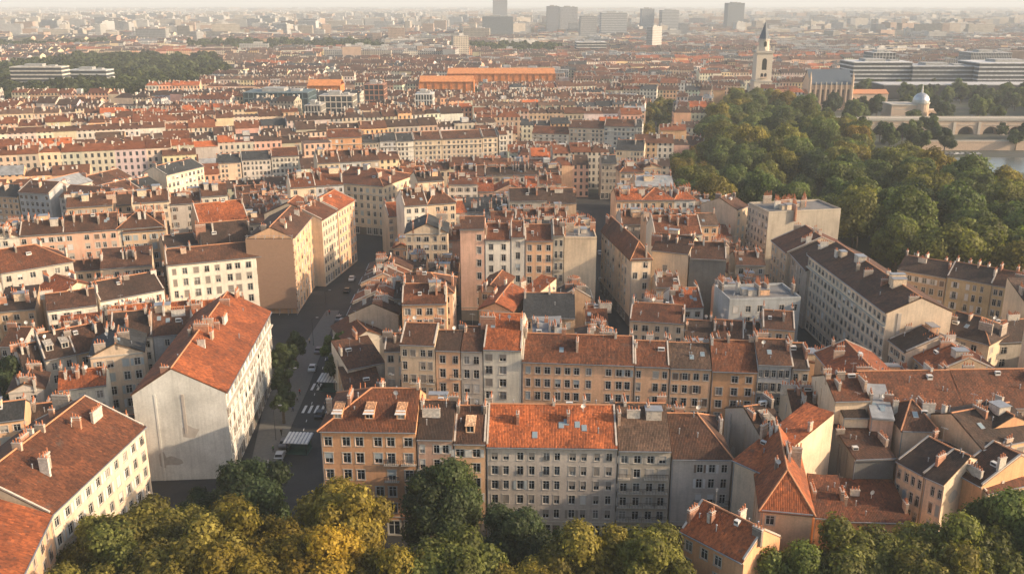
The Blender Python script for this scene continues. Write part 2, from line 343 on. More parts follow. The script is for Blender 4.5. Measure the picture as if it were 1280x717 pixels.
def roof_parts(W, D, h, rt, rise, rf, o=.45, t=.17):
    """tiled slopes as (top polygon, uv), the wall gables, the ridge lines and the height function"""
    polys, gables, ridges = [], [], []
    if rt == 'f':
        polys = [([(0, 0, h + .1), (W, 0, h + .1), (W, D, h + .1), (0, D, h + .1)], None)]
        return polys, gables, ridges, lambda x, y: h + .1
    if rt == 's':
        s = rise / D
        polys = [([(0, -o, h + t - o * s), (W, -o, h + t - o * s), (W, D, h + rise + t), (0, D, h + rise + t)], None)]
        gables = [[(0, 0, h), (0, D, h), (0, D, h + rise)], [(W, 0, h), (W, D, h), (W, D, h + rise)], [(W, D, h), (0, D, h), (0, D, h + rise), (W, D, h + rise)]]
        return polys, gables, ridges, lambda x, y: h + t + s * y
    swap = rt.startswith('x'); hipL = rt in ('h', 'hl', 'xh'); hipR = rt in ('h', 'hr', 'xb')
    L, T = (D, W) if swap else (W, D)
    tr = rf * T; sf, sb = rise / tr, rise / (T - tr)
    hip = min(L * .48, max(tr, T - tr) * 1.0); sh = rise / hip
    a0 = hip if hipL else 0.0; a1 = L - hip if hipR else L
    oL = o * sf / sh if hipL else 0.02 if not swap else .25; oR = o * sf / sh if hipR else 0.02 if not swap else .25
    zf, zr = h + t - o * sf, h + rise + t; ob = o * sf / sb
    ra0, ra1 = (a0 if hipL else -oL), (a1 if hipR else L + oR)
    loc = [[(-oL, -o, zf), (L + oR, -o, zf), (ra1, tr, zr), (ra0, tr, zr)],
           [(L + oR, T + ob, zf), (-oL, T + ob, zf), (ra0, tr, zr), (ra1, tr, zr)]]
    if hipL: loc.append([(-oL, T + ob, zf), (-oL, -o, zf), (a0, tr, zr)]); ridges += [((-oL, -o, zf), (a0, tr, zr)), ((-oL, T + ob, zf), (a0, tr, zr))]
    else: gables.append([(0, 0, h), (0, T, h), (0, tr, h + rise)])
    if hipR: loc.append([(L + oR, -o, zf), (L + oR, T + ob, zf), (a1, tr, zr)]); ridges += [((L + oR, -o, zf), (a1, tr, zr)), ((L + oR, T + ob, zf), (a1, tr, zr))]
    else: gables.append([(L, 0, h), (L, T, h), (L, tr, h + rise)])
    ridges.append(((ra0, tr, zr), (ra1, tr, zr)))
    m_ = (lambda p: (p[1], p[0], p[2])) if swap else (lambda p: p)
    for k, P in enumerate(loc):
        uv = []
        for a, b, z in P:
            if k < 2: uv.append((a, (z - zf) * math.hypot(tr, rise) / rise))
            else: uv.append((b, (z - zf) * math.hypot(hip, rise) / rise))
        P = [m_(p) for p in P]
        if swap: P = P[::-1]; uv = uv[::-1]
        polys.append((P, uv))
    gables = [[m_(p) for p in g] for g in gables]; ridges = [(m_(p), m_(q)) for p, q in ridges]
    def z_at(x, y):
        a, b = (y, x) if swap else (x, y)
        z = min(h + t + sf * b, h + t + sb * (T - b))
        if hipL: z = min(z, h + t + sh * a)
        if hipR: z = min(z, h + t + sh * (L - a))
        return z
    return polys, gables, ridges, z_at

def set_windows(root, fac, near, h, gh, m, n, style, rnd, front=True):
    """openings of one facade; returns storey bands for the wall and adds the window objects"""
    (ox, oy), (ux, uy), Wd = fac
    bands = []; sh = (h - gh - .55) / max(1, m - 1) if m > 1 else h - gh
    cell = Wd / n; rz = math.atan2(uy, ux)
    offs = [rnd.uniform(-.12, .12) * cell * style['irr'] for _ in range(n)]
    wid = [rnd.choice((.82, .95, 1, 1, 1.12)) if style['irr'] > .5 else 1.0 for _ in range(n)]
    drop = set(i for i in range(n) if rnd.random() < style['gap'])
    pane_w = min(1.25, cell * .52) * style.get('ws', 1.0)
    for f in range(m):
        z = 0 if f == 0 else gh + (f - 1) * sh
        hh = (gh * .68 if f == 0 else min(2.0, sh * .60)) if f < m - 1 or m < 4 else min(1.7, sh * .52)
        z0 = z + (.45 if f == 0 else sh * .24); xs = []
        door = f == 0 and front
        for i in range(n):
            if i in drop or (f and rnd.random() < style['gap'] * .3): continue
            xc = (i + .5) * cell + offs[i]; pw = min(cell * .8, 2.0) if f == 0 else pane_w * wid[i]
            isdoor = door and i == n // 2
            if isdoor: pw = 1.2
            x0, x1 = xc - pw / 2, xc + pw / 2
            if isdoor: xs.append((x0, x1))
            else: xs.append((x0, x1))
            if near < 2:
                px_, py_ = ox + ux * xc, oy + uy * xc
                if isdoor:
                    obj('door', DOOR, root, (px_, py_, z0), rz, (pw, 1, hh / 2.3), rnd.choice([(.1, .07, .05), (.05, .09, .08), (.12, .1, .08)]))
                    continue
                k = 'bare' if f == 0 else rnd.choices(('bare', 'shut', 'open', 'blind', 'rail'), style['mix'])[0]
                o = obj('window', WIN[k] if near == 0 else WINP[k], root, (px_, py_, z0), rz, (pw / WW, 1, hh / WH), style['shut'] if rnd.random() < .85 else rnd.choice(SHUT_COL))
                if near == 0: obj('pane', PANE, o)
                if style.get('balc') and f and f not in (m - 1,) and front and rnd.random() < style['balc']:
                    obj('balcony', BALC, root, (px_, py_, z0 - .12), rz, (max(1.2, cell * .95) / 1.1, 1.2, 1))
        bands.append((z0, z0 + hh, xs))
    return bands
def facade(mb, fac, h, bands, mi=0, gmi=None):
    (ox, oy), (ux, uy), Wd = fac; nx, ny = uy, -ux
    P = lambda a, z, dpt=0.0: (ox + ux * a - nx * dpt, oy + uy * a - ny * dpt, z)
    def q(a0, a1, z0, z1, k): mb.face([P(a0, z0), P(a1, z0), P(a1, z1), P(a0, z1)], k, [(-1, -1)] * 4)
    zc = 0.0
    for bi, (z0, z1, xs) in enumerate(bands):
        k = gmi if (bi == 0 and gmi is not None) else mi
        if not xs: continue
        q(0, Wd, zc, z0, k); a = 0
        for x0, x1 in xs:
            if x0 > a: q(a, x0, z0, z1, k)
            for c, e in (((x0, z0), (x1, z0)), ((x1, z1), (x0, z1)), ((x0, z1), (x0, z0)), ((x1, z0), (x1, z1))):
                mb.face([P(*c), P(*e), P(*e, REC), P(*c, REC)], k)
            a = x1
        if a < Wd: q(a, Wd, z0, z1, k)
        zc = z1
    q(0, Wd, zc, h, mi)

N_HOUSE = [0]
def house(A, B, h, d, wall, roof, rt='g', label='', group=None, n=None, m=None, near=1, sides='', rise=None, rf=.5, chim=None, dorm=0, balc=0, sky_l=0, mix=None, irr=1, gap=.06,
          coping=None, awn=False, cat='house', name='apartment_house', blank=False, flat_extra=0, ridge=True, seed=None, grow=.6, ws=1.0, gfloor=None, base=0.0, bands_=False):
    N_HOUSE[0] += 1; rnd = random.Random(seed if seed is not None else N_HOUSE[0] * 13 + 5)
    A, B = Vector(A[:2]), Vector(B[:2]); W = (B - A).length - .04; u = (B - A).normalized(); A = A + u * .02; rz = math.atan2(u.y, u.x)
    claim(quad(tuple(A), tuple(B), d), grow)
    root = empty(name, (A.x, A.y, base), rz); tag(root, label, cat, group); D = d; h -= base
    wc = WALL[wall] if isinstance(wall, str) else wall; j = rnd.uniform(.9, 1.08); wc = tuple(c * j * rnd.uniform(.985, 1.015) for c in wc)
    rc = ROOF[roof] if isinstance(roof, str) else roof; j = rnd.uniform(.82, 1.15); rc = tuple(c * j for c in rc)
    m = m or max(2, round(h / 3.15)); n = n if n is not None else max(2, round(W / 2.6)); gh = min(3.9, h / m * 1.18)
    if rise is None: rise = (W if rt.startswith('x') else D) * .5 * .46 if rt not in 'sf' else D * .3
    style = dict(irr=irr, gap=gap, shut=rnd.choice(SHUT_COL), mix=mix or rnd.choice([(5, 1, .4, 1, 1), (3, 1, 3, .6, .5), (4, 2, 0, 1.5, 1), (6, .5, 0, .5, 2)]), balc=balc, ws=ws)
    polys, gables, ridges, z_at = roof_parts(W, D, h, rt, rise, rf)
    wb = MB(); g = gfloor if gfloor is not None else rnd.random() < .55
    facs = {'F': ((0, 0), (1, 0), W), 'R': ((W, 0), (0, 1), D), 'K': ((W, D), (-1, 0), W), 'L': ((0, D), (0, -1), D)}
    for k, fc in facs.items():
        show = (k == 'F' and not blank) or k in sides
        if near == 2:
            uv = [(0, 0), (fc[2], 0), (fc[2], h), (0, h)] if show else None
            (ox, oy), (ux, uy), Wd = fc
            wb.face([(ox, oy, 0), (ox + ux * Wd, oy + uy * Wd, 0), (ox + ux * Wd, oy + uy * Wd, h), (ox, oy, h)], 0, uv)
        else:
            bands = set_windows(root, fc, near, h, gh, m, n if k in 'FK' else max(2, round(D / 3.4)), style, rnd, k == 'F') if show else []
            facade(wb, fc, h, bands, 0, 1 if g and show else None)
    for gp in gables: wb.face(gp, 0)
    if near == 0:
        for k in 'LR':
            if k in sides: continue
            s = -1 if k == 'L' else 1; x = 0 if k == 'L' else W
            for _ in range(rnd.randint(1, 3)):
                y = rnd.uniform(.12, .85) * D; w_ = rnd.uniform(.25, .9); dpt = rnd.uniform(.06, .16); z0 = rnd.choice((0, 0, rnd.uniform(.2, .6) * h))
                wb.box((min(x + s * .003, x + s * dpt), y, z0), (max(x + s * .003, x + s * dpt), y + w_, h - rnd.uniform(0, .2)), rnd.choice((0, 0, 3)))
            for _ in range(rnd.randint(2, 4)):
                y, z, a_, b_ = rnd.uniform(.15, .8) * D, rnd.uniform(.1, .85) * h, rnd.uniform(.6, 2.2), rnd.uniform(.6, 2.6); q = []
                for t_ in range(9): r_ = rnd.uniform(.6, 1.0); q.append((x + s * .006, min(max(y + a_ * r_ * math.cos(t_ * .698), .2), D - .2), min(max(z + b_ * r_ * math.sin(t_ * .698), .1), h - .3)))
                wb.face(q if k == 'R' else q[::-1], 4)
    if bands_:
        for f in range(1, m):
            z = gh + (f - 1) * (h - gh - .55) / max(1, m - 1); big = f == m - 1
            wb.box((0, -(.55 if big else .14), z - (.16 if big else .1)), (W, -.004, z + .1), 2)
    if rt == 'f':
        for a, b_ in (((0, 0), (W, .25)), ((0, D - .25), (W, D)), ((0, .25), (.25, D - .25)), ((W - .25, .25), (W, D - .25))): wb.box((a[0], a[1], h), (b_[0], b_[1], h + .7), 0)
    elif near < 2:
        wb.box((-.0, -.22, h - .34), (W, -.003, h - .12), 2); wb.box((0, -.12, h - .5), (W, -.003, h - .343), 2)
        if rnd.random() < .6 and not blank: wb.box((0, -.08, gh - .12), (W, -.003, gh + .08), 2)
    if (coping if coping is not None else rnd.random() < .45) and rt == 'g' and near < 2:
        for x0 in (-.01, W - .29):
            pr = [(0, z_at(0, 0)), (rf * D, z_at(0, rf * D)), (D, z_at(0, D))]
            for (y0, za), (y1, zb) in zip(pr, pr[1:]): wb.prism([(x0, y0, za + .2), (x0 + .3, y0, za + .2), (x0 + .3, y1, zb + .2), (x0, y1, zb + .2)], .35, 3)
    me = wb.mesh('wall', ['far_wall' if near == 2 else 'plaster', 'ground_floor', 'trim', 'mortar', 'patched_render']); obj('wall', me, root, col=wc)
    rb = MB()
    for P, uv in polys:
        if uv is None: uv = [(x, math.hypot(y, z - h) if rt == 's' else y) for x, y, z in P]
        if near < 2 and rt != 'f' and len(P) == 4:                       # a slightly sagging, uneven tiled surface over the boards
            nu, nv = max(2, int(W / 2.2)), 4
            def gp_(i, j):
                s_, t_ = i / nu, j / nv; q = [(P[0][k] * (1 - s_) + P[1][k] * s_) * (1 - t_) + (P[3][k] * (1 - s_) + P[2][k] * s_) * t_ for k in range(3)]
                r_ = random.Random(N_HOUSE[0] * 7919 + i * 31 + j * 7); q[2] += r_.uniform(-.07, .05) + .06 - .10 * math.sin(math.pi * s_) * t_
                w_ = [(uv[0][k] * (1 - s_) + uv[1][k] * s_) * (1 - t_) + (uv[3][k] * (1 - s_) + uv[2][k] * s_) * t_ for k in (0, 1)]
                return tuple(q), tuple(w_)
            for i in range(nu):
                for j in range(nv):
                    c_ = [gp_(i, j), gp_(i + 1, j), gp_(i + 1, j + 1), gp_(i, j + 1)]; rb.face([k[0] for k in c_], 0, [k[1] for k in c_])
            P = [(x, y, z - .10) for x, y, z in P]
        rb.prism(P, .17 if rt != 'f' else .1, 0, uv, 1 if rt != 'f' else 0)
    if ridge and near < 2:
        for p, q in ridges: rb.limb((p[0], p[1], p[2] + .02), (q[0], q[1], q[2] + .02), .16, .16, 5, 2)
    if near < 2 and rt not in ('f', 'x'):
        zg = h + .17 - .45 * (rise / (rf * D) if rt != 's' else rise / D); rb.box((0, -.62, zg - .16), (W, -.455, zg - .02), 3)
    obj('roof', rb.mesh('roof', ['flat_roof' if rt == 'f' or roof in ('zinc',) else 'tile', 'wood', 'ridge', 'zinc']), root, col=rc)
    # chimneys along the party walls and across the roof
    nc = chim if chim is not None else rnd.randint(2, 4) if near < 2 else rnd.randint(1, 2)
    for i in range(nc):
        if rt.startswith('x'): x = rnd.uniform(.15, .85) * W; y = rnd.choice([.4, D - .4, rnd.uniform(.2, .8) * D])
        else: x = (.35, W - .35)[i] if i < 2 else rnd.uniform(.15, .85) * W; y = rnd.uniform(.22, .72) * D
        L = rnd.choice((0.9, 1.5, 1.5, 2.2, 3.0)); L = L if D > 2 * L else .9
        zz = z_at(min(max(x, 0), W), y); top = max(rnd.uniform(.9, 1.8), min(h + rise - zz + rnd.uniform(.2, .9), 3.2)) if near < 2 else rnd.uniform(1.0, 2.0)
        colr = rnd.choice([(.56, .50, .42), (.52, .37, .27), (.46, .22, .13), (.60, .56, .50), (.38, .31, .25), (.22, .18, .15), (.34, .17, .11)])
        rot = 0 if rnd.random() < .75 else math.pi / 2
        c = obj('chimney', STACKS[L] if near == 0 else STACKS[(L, 'p')], root, (x, y, zz), rot, (1, 1, top / 1.3), colr)
        if near == 0:
            for k, py in enumerate(POTS[L]): obj('chimney_pot', POTM[(k + i) % 3], c, (0, py, 1.12), 0, (1, 1, 1.3 / top))
    slope = math.atan2(rise, rf * D)
    for i in range(dorm):
        x = W * (i + .5) / dorm; y = .12 * D
        dm = obj('dormer', DORM, root, (x, y, z_at(x, y)), 0, None, wc)
        if awn: obj('awning', AWN, dm, (0, .0, 1.36), 0, None, (.62, .61, .58))
    for i in range(sky_l):
        x = rnd.uniform(.15, .85) * W; y = rnd.uniform(.12, .35) * D
        o = obj('skylight', SKYL, root, (x, y, z_at(x, y) - .02)); o.rotation_euler = (0 if rt == 'f' else slope, 0, 0)
    if near == 0:
        obj('downpipe', PIPE, root, (.16, -.012, .3), 0, (1, 1, h - .7))
    if near < 2 and rnd.random() < .5:
        x, y = rnd.uniform(.2, .8) * W, rnd.uniform(.4, .6) * D; obj('antenna', ANT, root, (x, y, z_at(x, y)), rnd.uniform(0, 3))
    if near < 2 and rnd.random() < .35:
        x, y = rnd.uniform(.2, .8) * W, rnd.uniform(.3, .6) * D; obj('satellite_dish', DISH, root, (x, y, z_at(x, y)), rnd.uniform(-.6, .6))
    if near < 2:
        for i in range(rnd.randint(1, 4)):
            x, y = rnd.uniform(.1, .9) * W, rnd.uniform(.1, .8) * D; obj('vent_pipe', VENT, root, (x, y, z_at(x, y)), 0, (1, 1, rnd.uniform(.5, 1.2)))
        if rnd.random() < .45:
            x, y = rnd.uniform(.15, .85) * W, rnd.uniform(.2, .6) * D; obj('roof_hatch', HATCH, root, (x, y, z_at(x, y)), 0, (rnd.uniform(.7, 1.5), rnd.uniform(.7, 1.4), 1))
    for i in range(flat_extra):
        x, y = rnd.uniform(.2, .8) * W, rnd.uniform(.25, .7) * D; obj('roof_shed', PENT, root, (x, y, z_at(x, y)), rnd.choice((0, 1.5708)), (rnd.uniform(.6, 1.2), rnd.uniform(.6, 1.2), rnd.uniform(.6, 1.1)), rnd.choice([WALL['cream'], WALL['peach'], WALL['grey']]))
    return root

ORD = ['first', 'second', 'third', 'fourth', 'fifth', 'sixth', 'seventh', 'eighth', 'ninth', 'tenth', 'eleventh', 'twelfth', 'thirteenth', 'fourteenth', 'fifteenth', 'sixteenth', 'seventeenth', 'eighteenth', 'nineteenth', 'twentieth']
def rw(r): return ROOF_W.get(r, r)
def row(aL, aR, hz, items, where, group, d=13, **kw):
    """houses of one street front: the front runs through two eave pixels at a known height; each house by its left and right eave edge and its eave line"""
    P, Q = at(*aL, hz), at(*aR, hz)
    if P[1] > 330: VIEW.append((on_plane(items[0][0], items[0][2] if not isinstance(items[0][2], tuple) else items[0][2][0], P, Q)[:2], on_plane(items[-1][1], items[-1][2] if not isinstance(items[-1][2], tuple) else items[-1][2][1], P, Q)[:2]))
    for k, it in enumerate(items):
        x0, x1, y, wall, roof = it[:5]; o = dict(kw); o.update(it[5] if len(it) > 5 else {})
        y0, y1 = y if isinstance(y, tuple) else (y, y)
        a, b = on_plane(x0, y0, P, Q), on_plane(x1, y1, P, Q)
        hh = o.pop('h', (a[2] + b[2]) / 2); lab = o.pop('label', None) or f"{wall} house with {rw(roof)} roof, {ORD[k]} {where}"
        house(a, b, hh, o.pop('d', d), wall, roof, label=lab, group=group, **o)
        if DEBUG: print('H', lab[:50], 'W%.1f h%.1f A(%.0f,%.0f)' % (math.hypot(b[0] - a[0], b[1] - a[1]), hh, a[0], a[1]))
def one(A, B, h, d, wall, roof, label, group=None, **kw):
    a, b = at(*A, h), at(*B, h)
    if DEBUG: print('1', label[:50], 'W%.1f h%.1f A(%.0f,%.0f) B(%.0f,%.0f)' % (math.hypot(b[0] - a[0], b[1] - a[1]), h, *a, *b))
    return house(a, b, h, d, wall, roof, label=label, group=group, **kw)
DEBUG = False

# ---------------------------------------------------------------- the setting: ground, streets, river
w = MB(); w.face([(-17000, -60, 0), (17000, -60, 0), (17000, 26000, 0), (-17000, 26000, 0)]); struct('ground', w.mesh('ground', ['ground']))
def sheet(name, pts, z, m_, kind='structure'):
    w = MB(); w.face([(x, y, z) for x, y in pts]); return struct(name, w.mesh(name, [m_]))
def slab(name, pts, z, m_):
    w = MB(); w.prism([(x, y, z) for x, y in pts], z - .002); return struct(name, w.mesh(name, [m_]))
sheet('street', [(-150, 60), (-54, 60), (150, 60), (150, 345), (-60, 520), (-260, 480)], .004, 'asphalt')
BOUL = [(-56, 150), (-30, 150), (-41.5, 214), (-42, 262), (-49, 350), (-62, 350), (-62, 262), (-60, 214)]
slab('pavement', [at(300, 640), at(338, 640), at(352, 560), at(385, 486), at(396, 455), at(424, 388), at(408, 388), at(384, 425), at(345, 440)], .13, 'pavement')
w = MB()
for yy in (483, 511):
    for k in range(6):
        x, y = at(384 + k * 7.5 - (yy - 483) * .12, yy); w.box((x - .3, y - 2.0, .0045), (x + .3, y + 2.0, .009))
for k in range(16):
    a, b_ = at(372 + k * 3.4, 560 - k * 11), at(372 + k * 3.4 + .9, 560 - k * 11 - 3); w.face([(a[0], a[1], .009), (a[0] + .15, a[1], .009), (b_[0] + .15, b_[1], .009), (b_[0], b_[1], .009)])
struct('road_marking', w.mesh('road_marking', ['road_paint']))
PARK = [at(885, 160, 8), at(872, 196, 8), at(846, 218, 8), at(858, 256, 8), at(900, 270, 8), (104, 338), (120, 322), (122, 268), (150, 256), (205, 262), (290, 330), at(1310, 214, 20), at(1190, 206, 20), at(1105, 180, 15), at(985, 140, 8), at(935, 128, 8), at(905, 132, 8)]
sheet('park_ground', PARK, .008, 'park_floor'); claim(PARK)
RIVER = [at(1178, 197), at(1420, 197), at(1500, 216), at(1165, 216)]
sheet('river', RIVER, .012, 'water'); claim(RIVER, 12); claim([at(1040, 196), at(1060, 262), at(1420, 330), at(1420, 190)])
claim([(-56, 150), (-28, 150), (-40.5, 214), (-41.5, 262), (-49.5, 345), (-62, 345), (-60, 262), (-59, 214)])      # the boulevard
claim([(-14, 178), (-8, 178), (-7.5, 330), (-14, 330)]); claim([(24.5, 190), (32, 190), (36, 420), (28, 420)])  # two narrow streets
claim([(75, 190), (83, 190), (82.5, 345), (77, 345)])                                                              # the lane by the long block
claim([(-128, 160), (-106, 160), (-104, 186), (-128, 196)]); claim([(-84, 224), (-58, 226), (-58, 256), (-74, 252)])
claim([(96, 256), (160, 245), (168, 335), (112, 338), (98, 300)]); claim([(99, 206), (114, 206), (112, 248), (99, 248)])
claim([(-22, 153), (44, 152), (56, 170), (-22, 177)])
claim([(-30, 60), (60, 60), (60, 138), (-60, 138), (-90, 150), (-60, 60)])

# ---------------------------------------------------------------- traced houses: the front row above the trees
G1 = 'houses of the front row above the trees'
W1 = 'along the front row above the trees'
row((608, 557), (772, 559), 17.5, [
    (400, 519.5, 537.5, 'orange', 'red-brown', dict(rt='hl', d=15, n=6, m=6, dorm=3, awn=True, rise=4.2, chim=5, sides='L', near=0, mix=(6, 0, 0, 1, 1), label='tall orange corner house with three awning dormers beside the boulevard kiosk', balc=.25, ws=1.1)),
    (521, 566, 547.5, 'pink', 'dark brown', dict(d=14, n=3, near=0, rise=3.6, sky_l=2, chim=3, flat_extra=1, balc=.5, label='narrow pink house with dark roof between the orange corner house and its neighbour')),
    (567, 607, 553, 'peach', 'brown', dict(d=14, n=2, m=6, near=0, chim=3, dorm=1, rise=3.4, label='slim peach house with one wide roof opening beside the long grey block')),
    (608, 772, 557.5, 'grey', 'orange', dict(d=15, n=10, m=6, near=0, rise=4.0, chim=6, coping=True, sky_l=5, mix=(4, 1, .4, 3, .8), ws=.85, gfloor=False, label='long grey block with many small windows under a vivid orange tiled roof')),
    (773, 839, 561.5, 'stone', 'mottled', dict(d=17, n=4, m=6, near=0, balc=.9, rise=4.4, chim=5, dorm=0, flat_extra=1, label='balconied stone house with mottled roof next to the long grey block')),
    (840, 915, 572, 'grey', 'brown', dict(rt='hr', d=16, n=5, m=5, near=0, rise=4.2, chim=4, sides='R', balc=.3, label='grey house with brown roof and wide windows at the corner of the front row'))],
    '', G1)
one((917, 574), (953, 590), 16.5, 20, 'cream', 'orange', 'house with plain cream wall and orange roof closing the front row', G1, rt='s', rise=4.2, blank=True, near=0, chim=2)

# ---- the peach row behind it
G2 = 'houses of the peach second row'; W2 = 'from the boulevard in the peach second row'
row((652, 453), (947, 463), 18, [
    (500, 543.5, 430, 'beige', 'brown', dict(n=4, d=11, balc=.4, chim=3)), (544.5, 575, 437, 'peach', 'dark brown', dict(n=2, d=10, balc=.6)),
    (576, 603, 438, 'grey', 'brown', dict(n=2, chim=2)), (604, 652, 436, 'white', 'orange', dict(n=3, d=17, rise=4.6, sky_l=1, coping=True, chim=3)),
    (652.5, 793, 453, 'peach', 'red-brown', dict(n=11, chim=6, rise=3.6, coping=True, sky_l=1, near=0, mix=(6, .6, .3, 1, .2))), (793.5, 837, 457, 'peach', 'red-brown', dict(n=4, chim=3, coping=True, near=0)),
    (837.5, 889.5, 459.5, 'peach', 'mottled', dict(n=4, chim=2, dorm=0, sky_l=2, near=0)), (890, 947, 463, 'orange', 'red-brown', dict(n=3, near=0, chim=4, rise=4, wall=None) if False else dict(n=3, near=0, chim=4, rise=4.0)),
    (947.5, 990, 455, 'pale blue', 'brown', dict(n=5, balc=1.0, near=0, sky_l=1, chim=3)), (990.5, 1012, 460, 'beige', 'dark brown', dict(n=2, near=0, chim=2))],
    W2, G2, d=12.5)
row((787, 402), (953, 413), 15, [
    (787, 855.5, 401.5, 'cream', 'red-brown', dict(n=5, chim=2, coping=True)), (856, 890, 419, 'tan', 'dark brown', dict(n=3, h=12)), (891, 928, 422, 'stone', 'brown', dict(n=3, h=12.5, chim=4)),
    (928.5, 953, 420, 'peach', 'dark brown', dict(n=2, h=12.5, chim=3)), (953.5, 994, 411, 'tan', 'brown', dict(n=3, chim=3))],
    'behind the peach second row', 'low houses behind the peach second row', d=11)
one((912, 377), (1001, 374), 17, 12, 'pale blue', 'grey', 'pale blue-grey house with flat roof, chimneys and two white terraces beside the lane', None, rt='f', flat_extra=3, chim=6, n=6, gap=.4)
# ---- corner houses on the narrow street
one((789, 323), (814, 322), 20, 34, 'cream', 'red-brown', 'slim cream corner house with red-brown hipped roof on the narrow street', None, rt='xh', n=2, sides='L', near=0, gap=.3, chim=3, rise=4)
one((814.5, 312), (861, 317), 20, 14, 'cream', 'brown', 'cream house with mixed windows beside the slim corner house', None, n=4, near=0, chim=5, flat_extra=1)
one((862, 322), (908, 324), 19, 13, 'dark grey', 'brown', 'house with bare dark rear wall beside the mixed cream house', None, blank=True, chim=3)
# ---- tall cream row on the narrow street
row((606, 299.5), (746, 299.5), 24, [
    (575, 605.5, 286, 'pink', 'brown', dict(n=2, gap=.5, rise=2)), (606, 638, 299.5, 'white', 'red-brown', dict(n=2, near=0)), (638.5, 656, 296, 'white', 'red-brown', dict(n=1, near=0)),
    (656.5, 691, 300.5, 'peach', 'red-brown', dict(n=3, near=0)), (691.5, 705, 294, 'stone', 'brown', dict(n=2, balc=1)), (705.5, 746, 299, 'beige', 'grey', dict(blank=True, rt='f', near=1, flat_extra=1, sides='R'))],
    'along the tall cream terrace by the narrow street', 'tall cream terrace by the narrow street', d=13, m=7, mix=(6, .3, 0, .5, 0), irr=.4)
one((653, 396), (719, 397), 14, 20, 'tan', 'slate', 'low courtyard house with nearly black slate roof below the tall cream terrace', None, n=4, chim=4, rise=3)
one((599, 386), (640, 389), 15, 17, 'peach', 'orange', 'small house with bright orange gable roof beside the dark alley', None, rt='x', chim=3, gap=.5, near=0)
one((598, 362), (628, 364), 15, 14, 'tan', 'red-brown', 'small house with rusty gable roof deeper along the dark alley', None, rt='x', chim=2, gap=.5)
one((641, 372), (660, 377), 13, 12, 'cream', 'orange', 'small lean-to house with orange roof near the black slate roof', None, rt='s', chim=1, blank=True)
# ---- between the boulevard and the alley
one((502, 365), (566, 365), 19, 13, 'beige', 'brown', 'beige five storey house with brown hipped roof and tall windows by the alley', None, rt='hr', n=5, sides='R', near=0, chim=3)
one((492, 372), (501.5, 372), 17, 11, 'stone', 'dark brown', 'thin stone house squeezed beside the beige five storey house', None, n=2)
P0, P1 = at(464, 331, 15), at(436, 392, 15)
KB = [('tan', 'brown'), ('beige', 'red-brown'), ('peach', 'brown'), ('tan', 'red-brown'), ('cream', 'orange'), ('beige', 'brown')]
for k, (wl, rf_) in enumerate(KB):
    f0, f1 = k / 6, (k + 1) / 6; a = tuple(P0[i] + (P1[i] - P0[i]) * f0 for i in (0, 1)); b = tuple(P0[i] + (P1[i] - P0[i]) * f1 for i in (0, 1))
    house(a, b, 15 + [.6, 0, .9, -.4, .5, -.2][k], 12, wl, rf_, label=f'{wl} house with {rw(rf_)} roof, {ORD[5 - k]} above the street tree along the boulevard', group='small houses on the boulevard', n=3, sides='K', chim=4, near=0)
one((434, 428), (484, 420), 11, 13, 'grey', 'red-brown', 'little grey gabled house with red roof above the boulevard tree', None, rt='x', blank=True, chim=2, near=0)
one((434, 461), (481, 452), 9, 11, 'white', 'brown', 'little white walled house with brown lean-to roof near the kiosk', None, rt='s', blank=True, chim=1, near=0, rise=3)
one((430, 488), (478, 482), 6.5, 9, 'tan', 'brown', 'lowest tan house with brown roof stepping down to the kiosk', None, rt='s', n=4, m=2, chim=0, near=0, rise=2)

# ---- left of the boulevard
one((281, 490), (337, 389), 18, 17, (.76, .73, .68), 'orange', 'big house with blank gable wall, sunlit window side and orange roof', None, rt='g', n=13, m=6, near=0, rise=5, rf=.55, chim=12, bands_=True, sides='', coping=False, mix=(3, .5, 3, .5, .5), irr=.2, gap=.0)
one((62, 642), (180, 532), 17, 20, 'cream', 'red-brown', 'sunlit house with long rusty roof in the near corner', None, n=10, m=5, near=0, rise=5.2, chim=11, irr=.2, gap=0, mix=(3, .3, 3, .5, 1))
a, b = at(4, 760, 17), at(61.5, 643, 17)
house(a, b, 17, 20, 'peach', 'orange', label='peach house with orange roof cut by the picture corner', n=6, m=5, near=0, rise=5.2, chim=5, sides='')
row((0, 341), (91, 326), 19, [(-70, -.5, (351, 341), 'grey', 'red-brown', dict(n=6, label='grey stone house with red roof cut off by the picture edge')), (0, 91, (341, 326), 'grey', 'red-brown', dict(rt='hr', n=6, d=15, rise=4.4, sides='R', near=0, chim=4, label='grey stone corner house with red hipped roof and sunlit end'))], '', 'grey stone houses')
row((208, 331), (331, 319), 18, [(208, 331, (331, 319), 'white', 'brown', dict(n=9, m=5, chim=4, d=11, near=0, rise=3, coping=True, label='long white house with nine window columns and thin brown roof'))], '', None)
one((248, 279), (310, 272), 19, 12, 'tan', 'orange', 'house with bright orange roof and two fat chimneys behind the long white house', None, chim=4, rise=5)
one((205, 309), (248, 304), 17, 10, 'tan', 'dark brown', 'low house with dark brown roof tucked behind the long white house', None, chim=3)
one((252, 305), (315, 299), 18, 11, 'stone', 'dark brown', 'house with steep dark roof between the orange roof and the long white house', None, chim=4, rise=5)
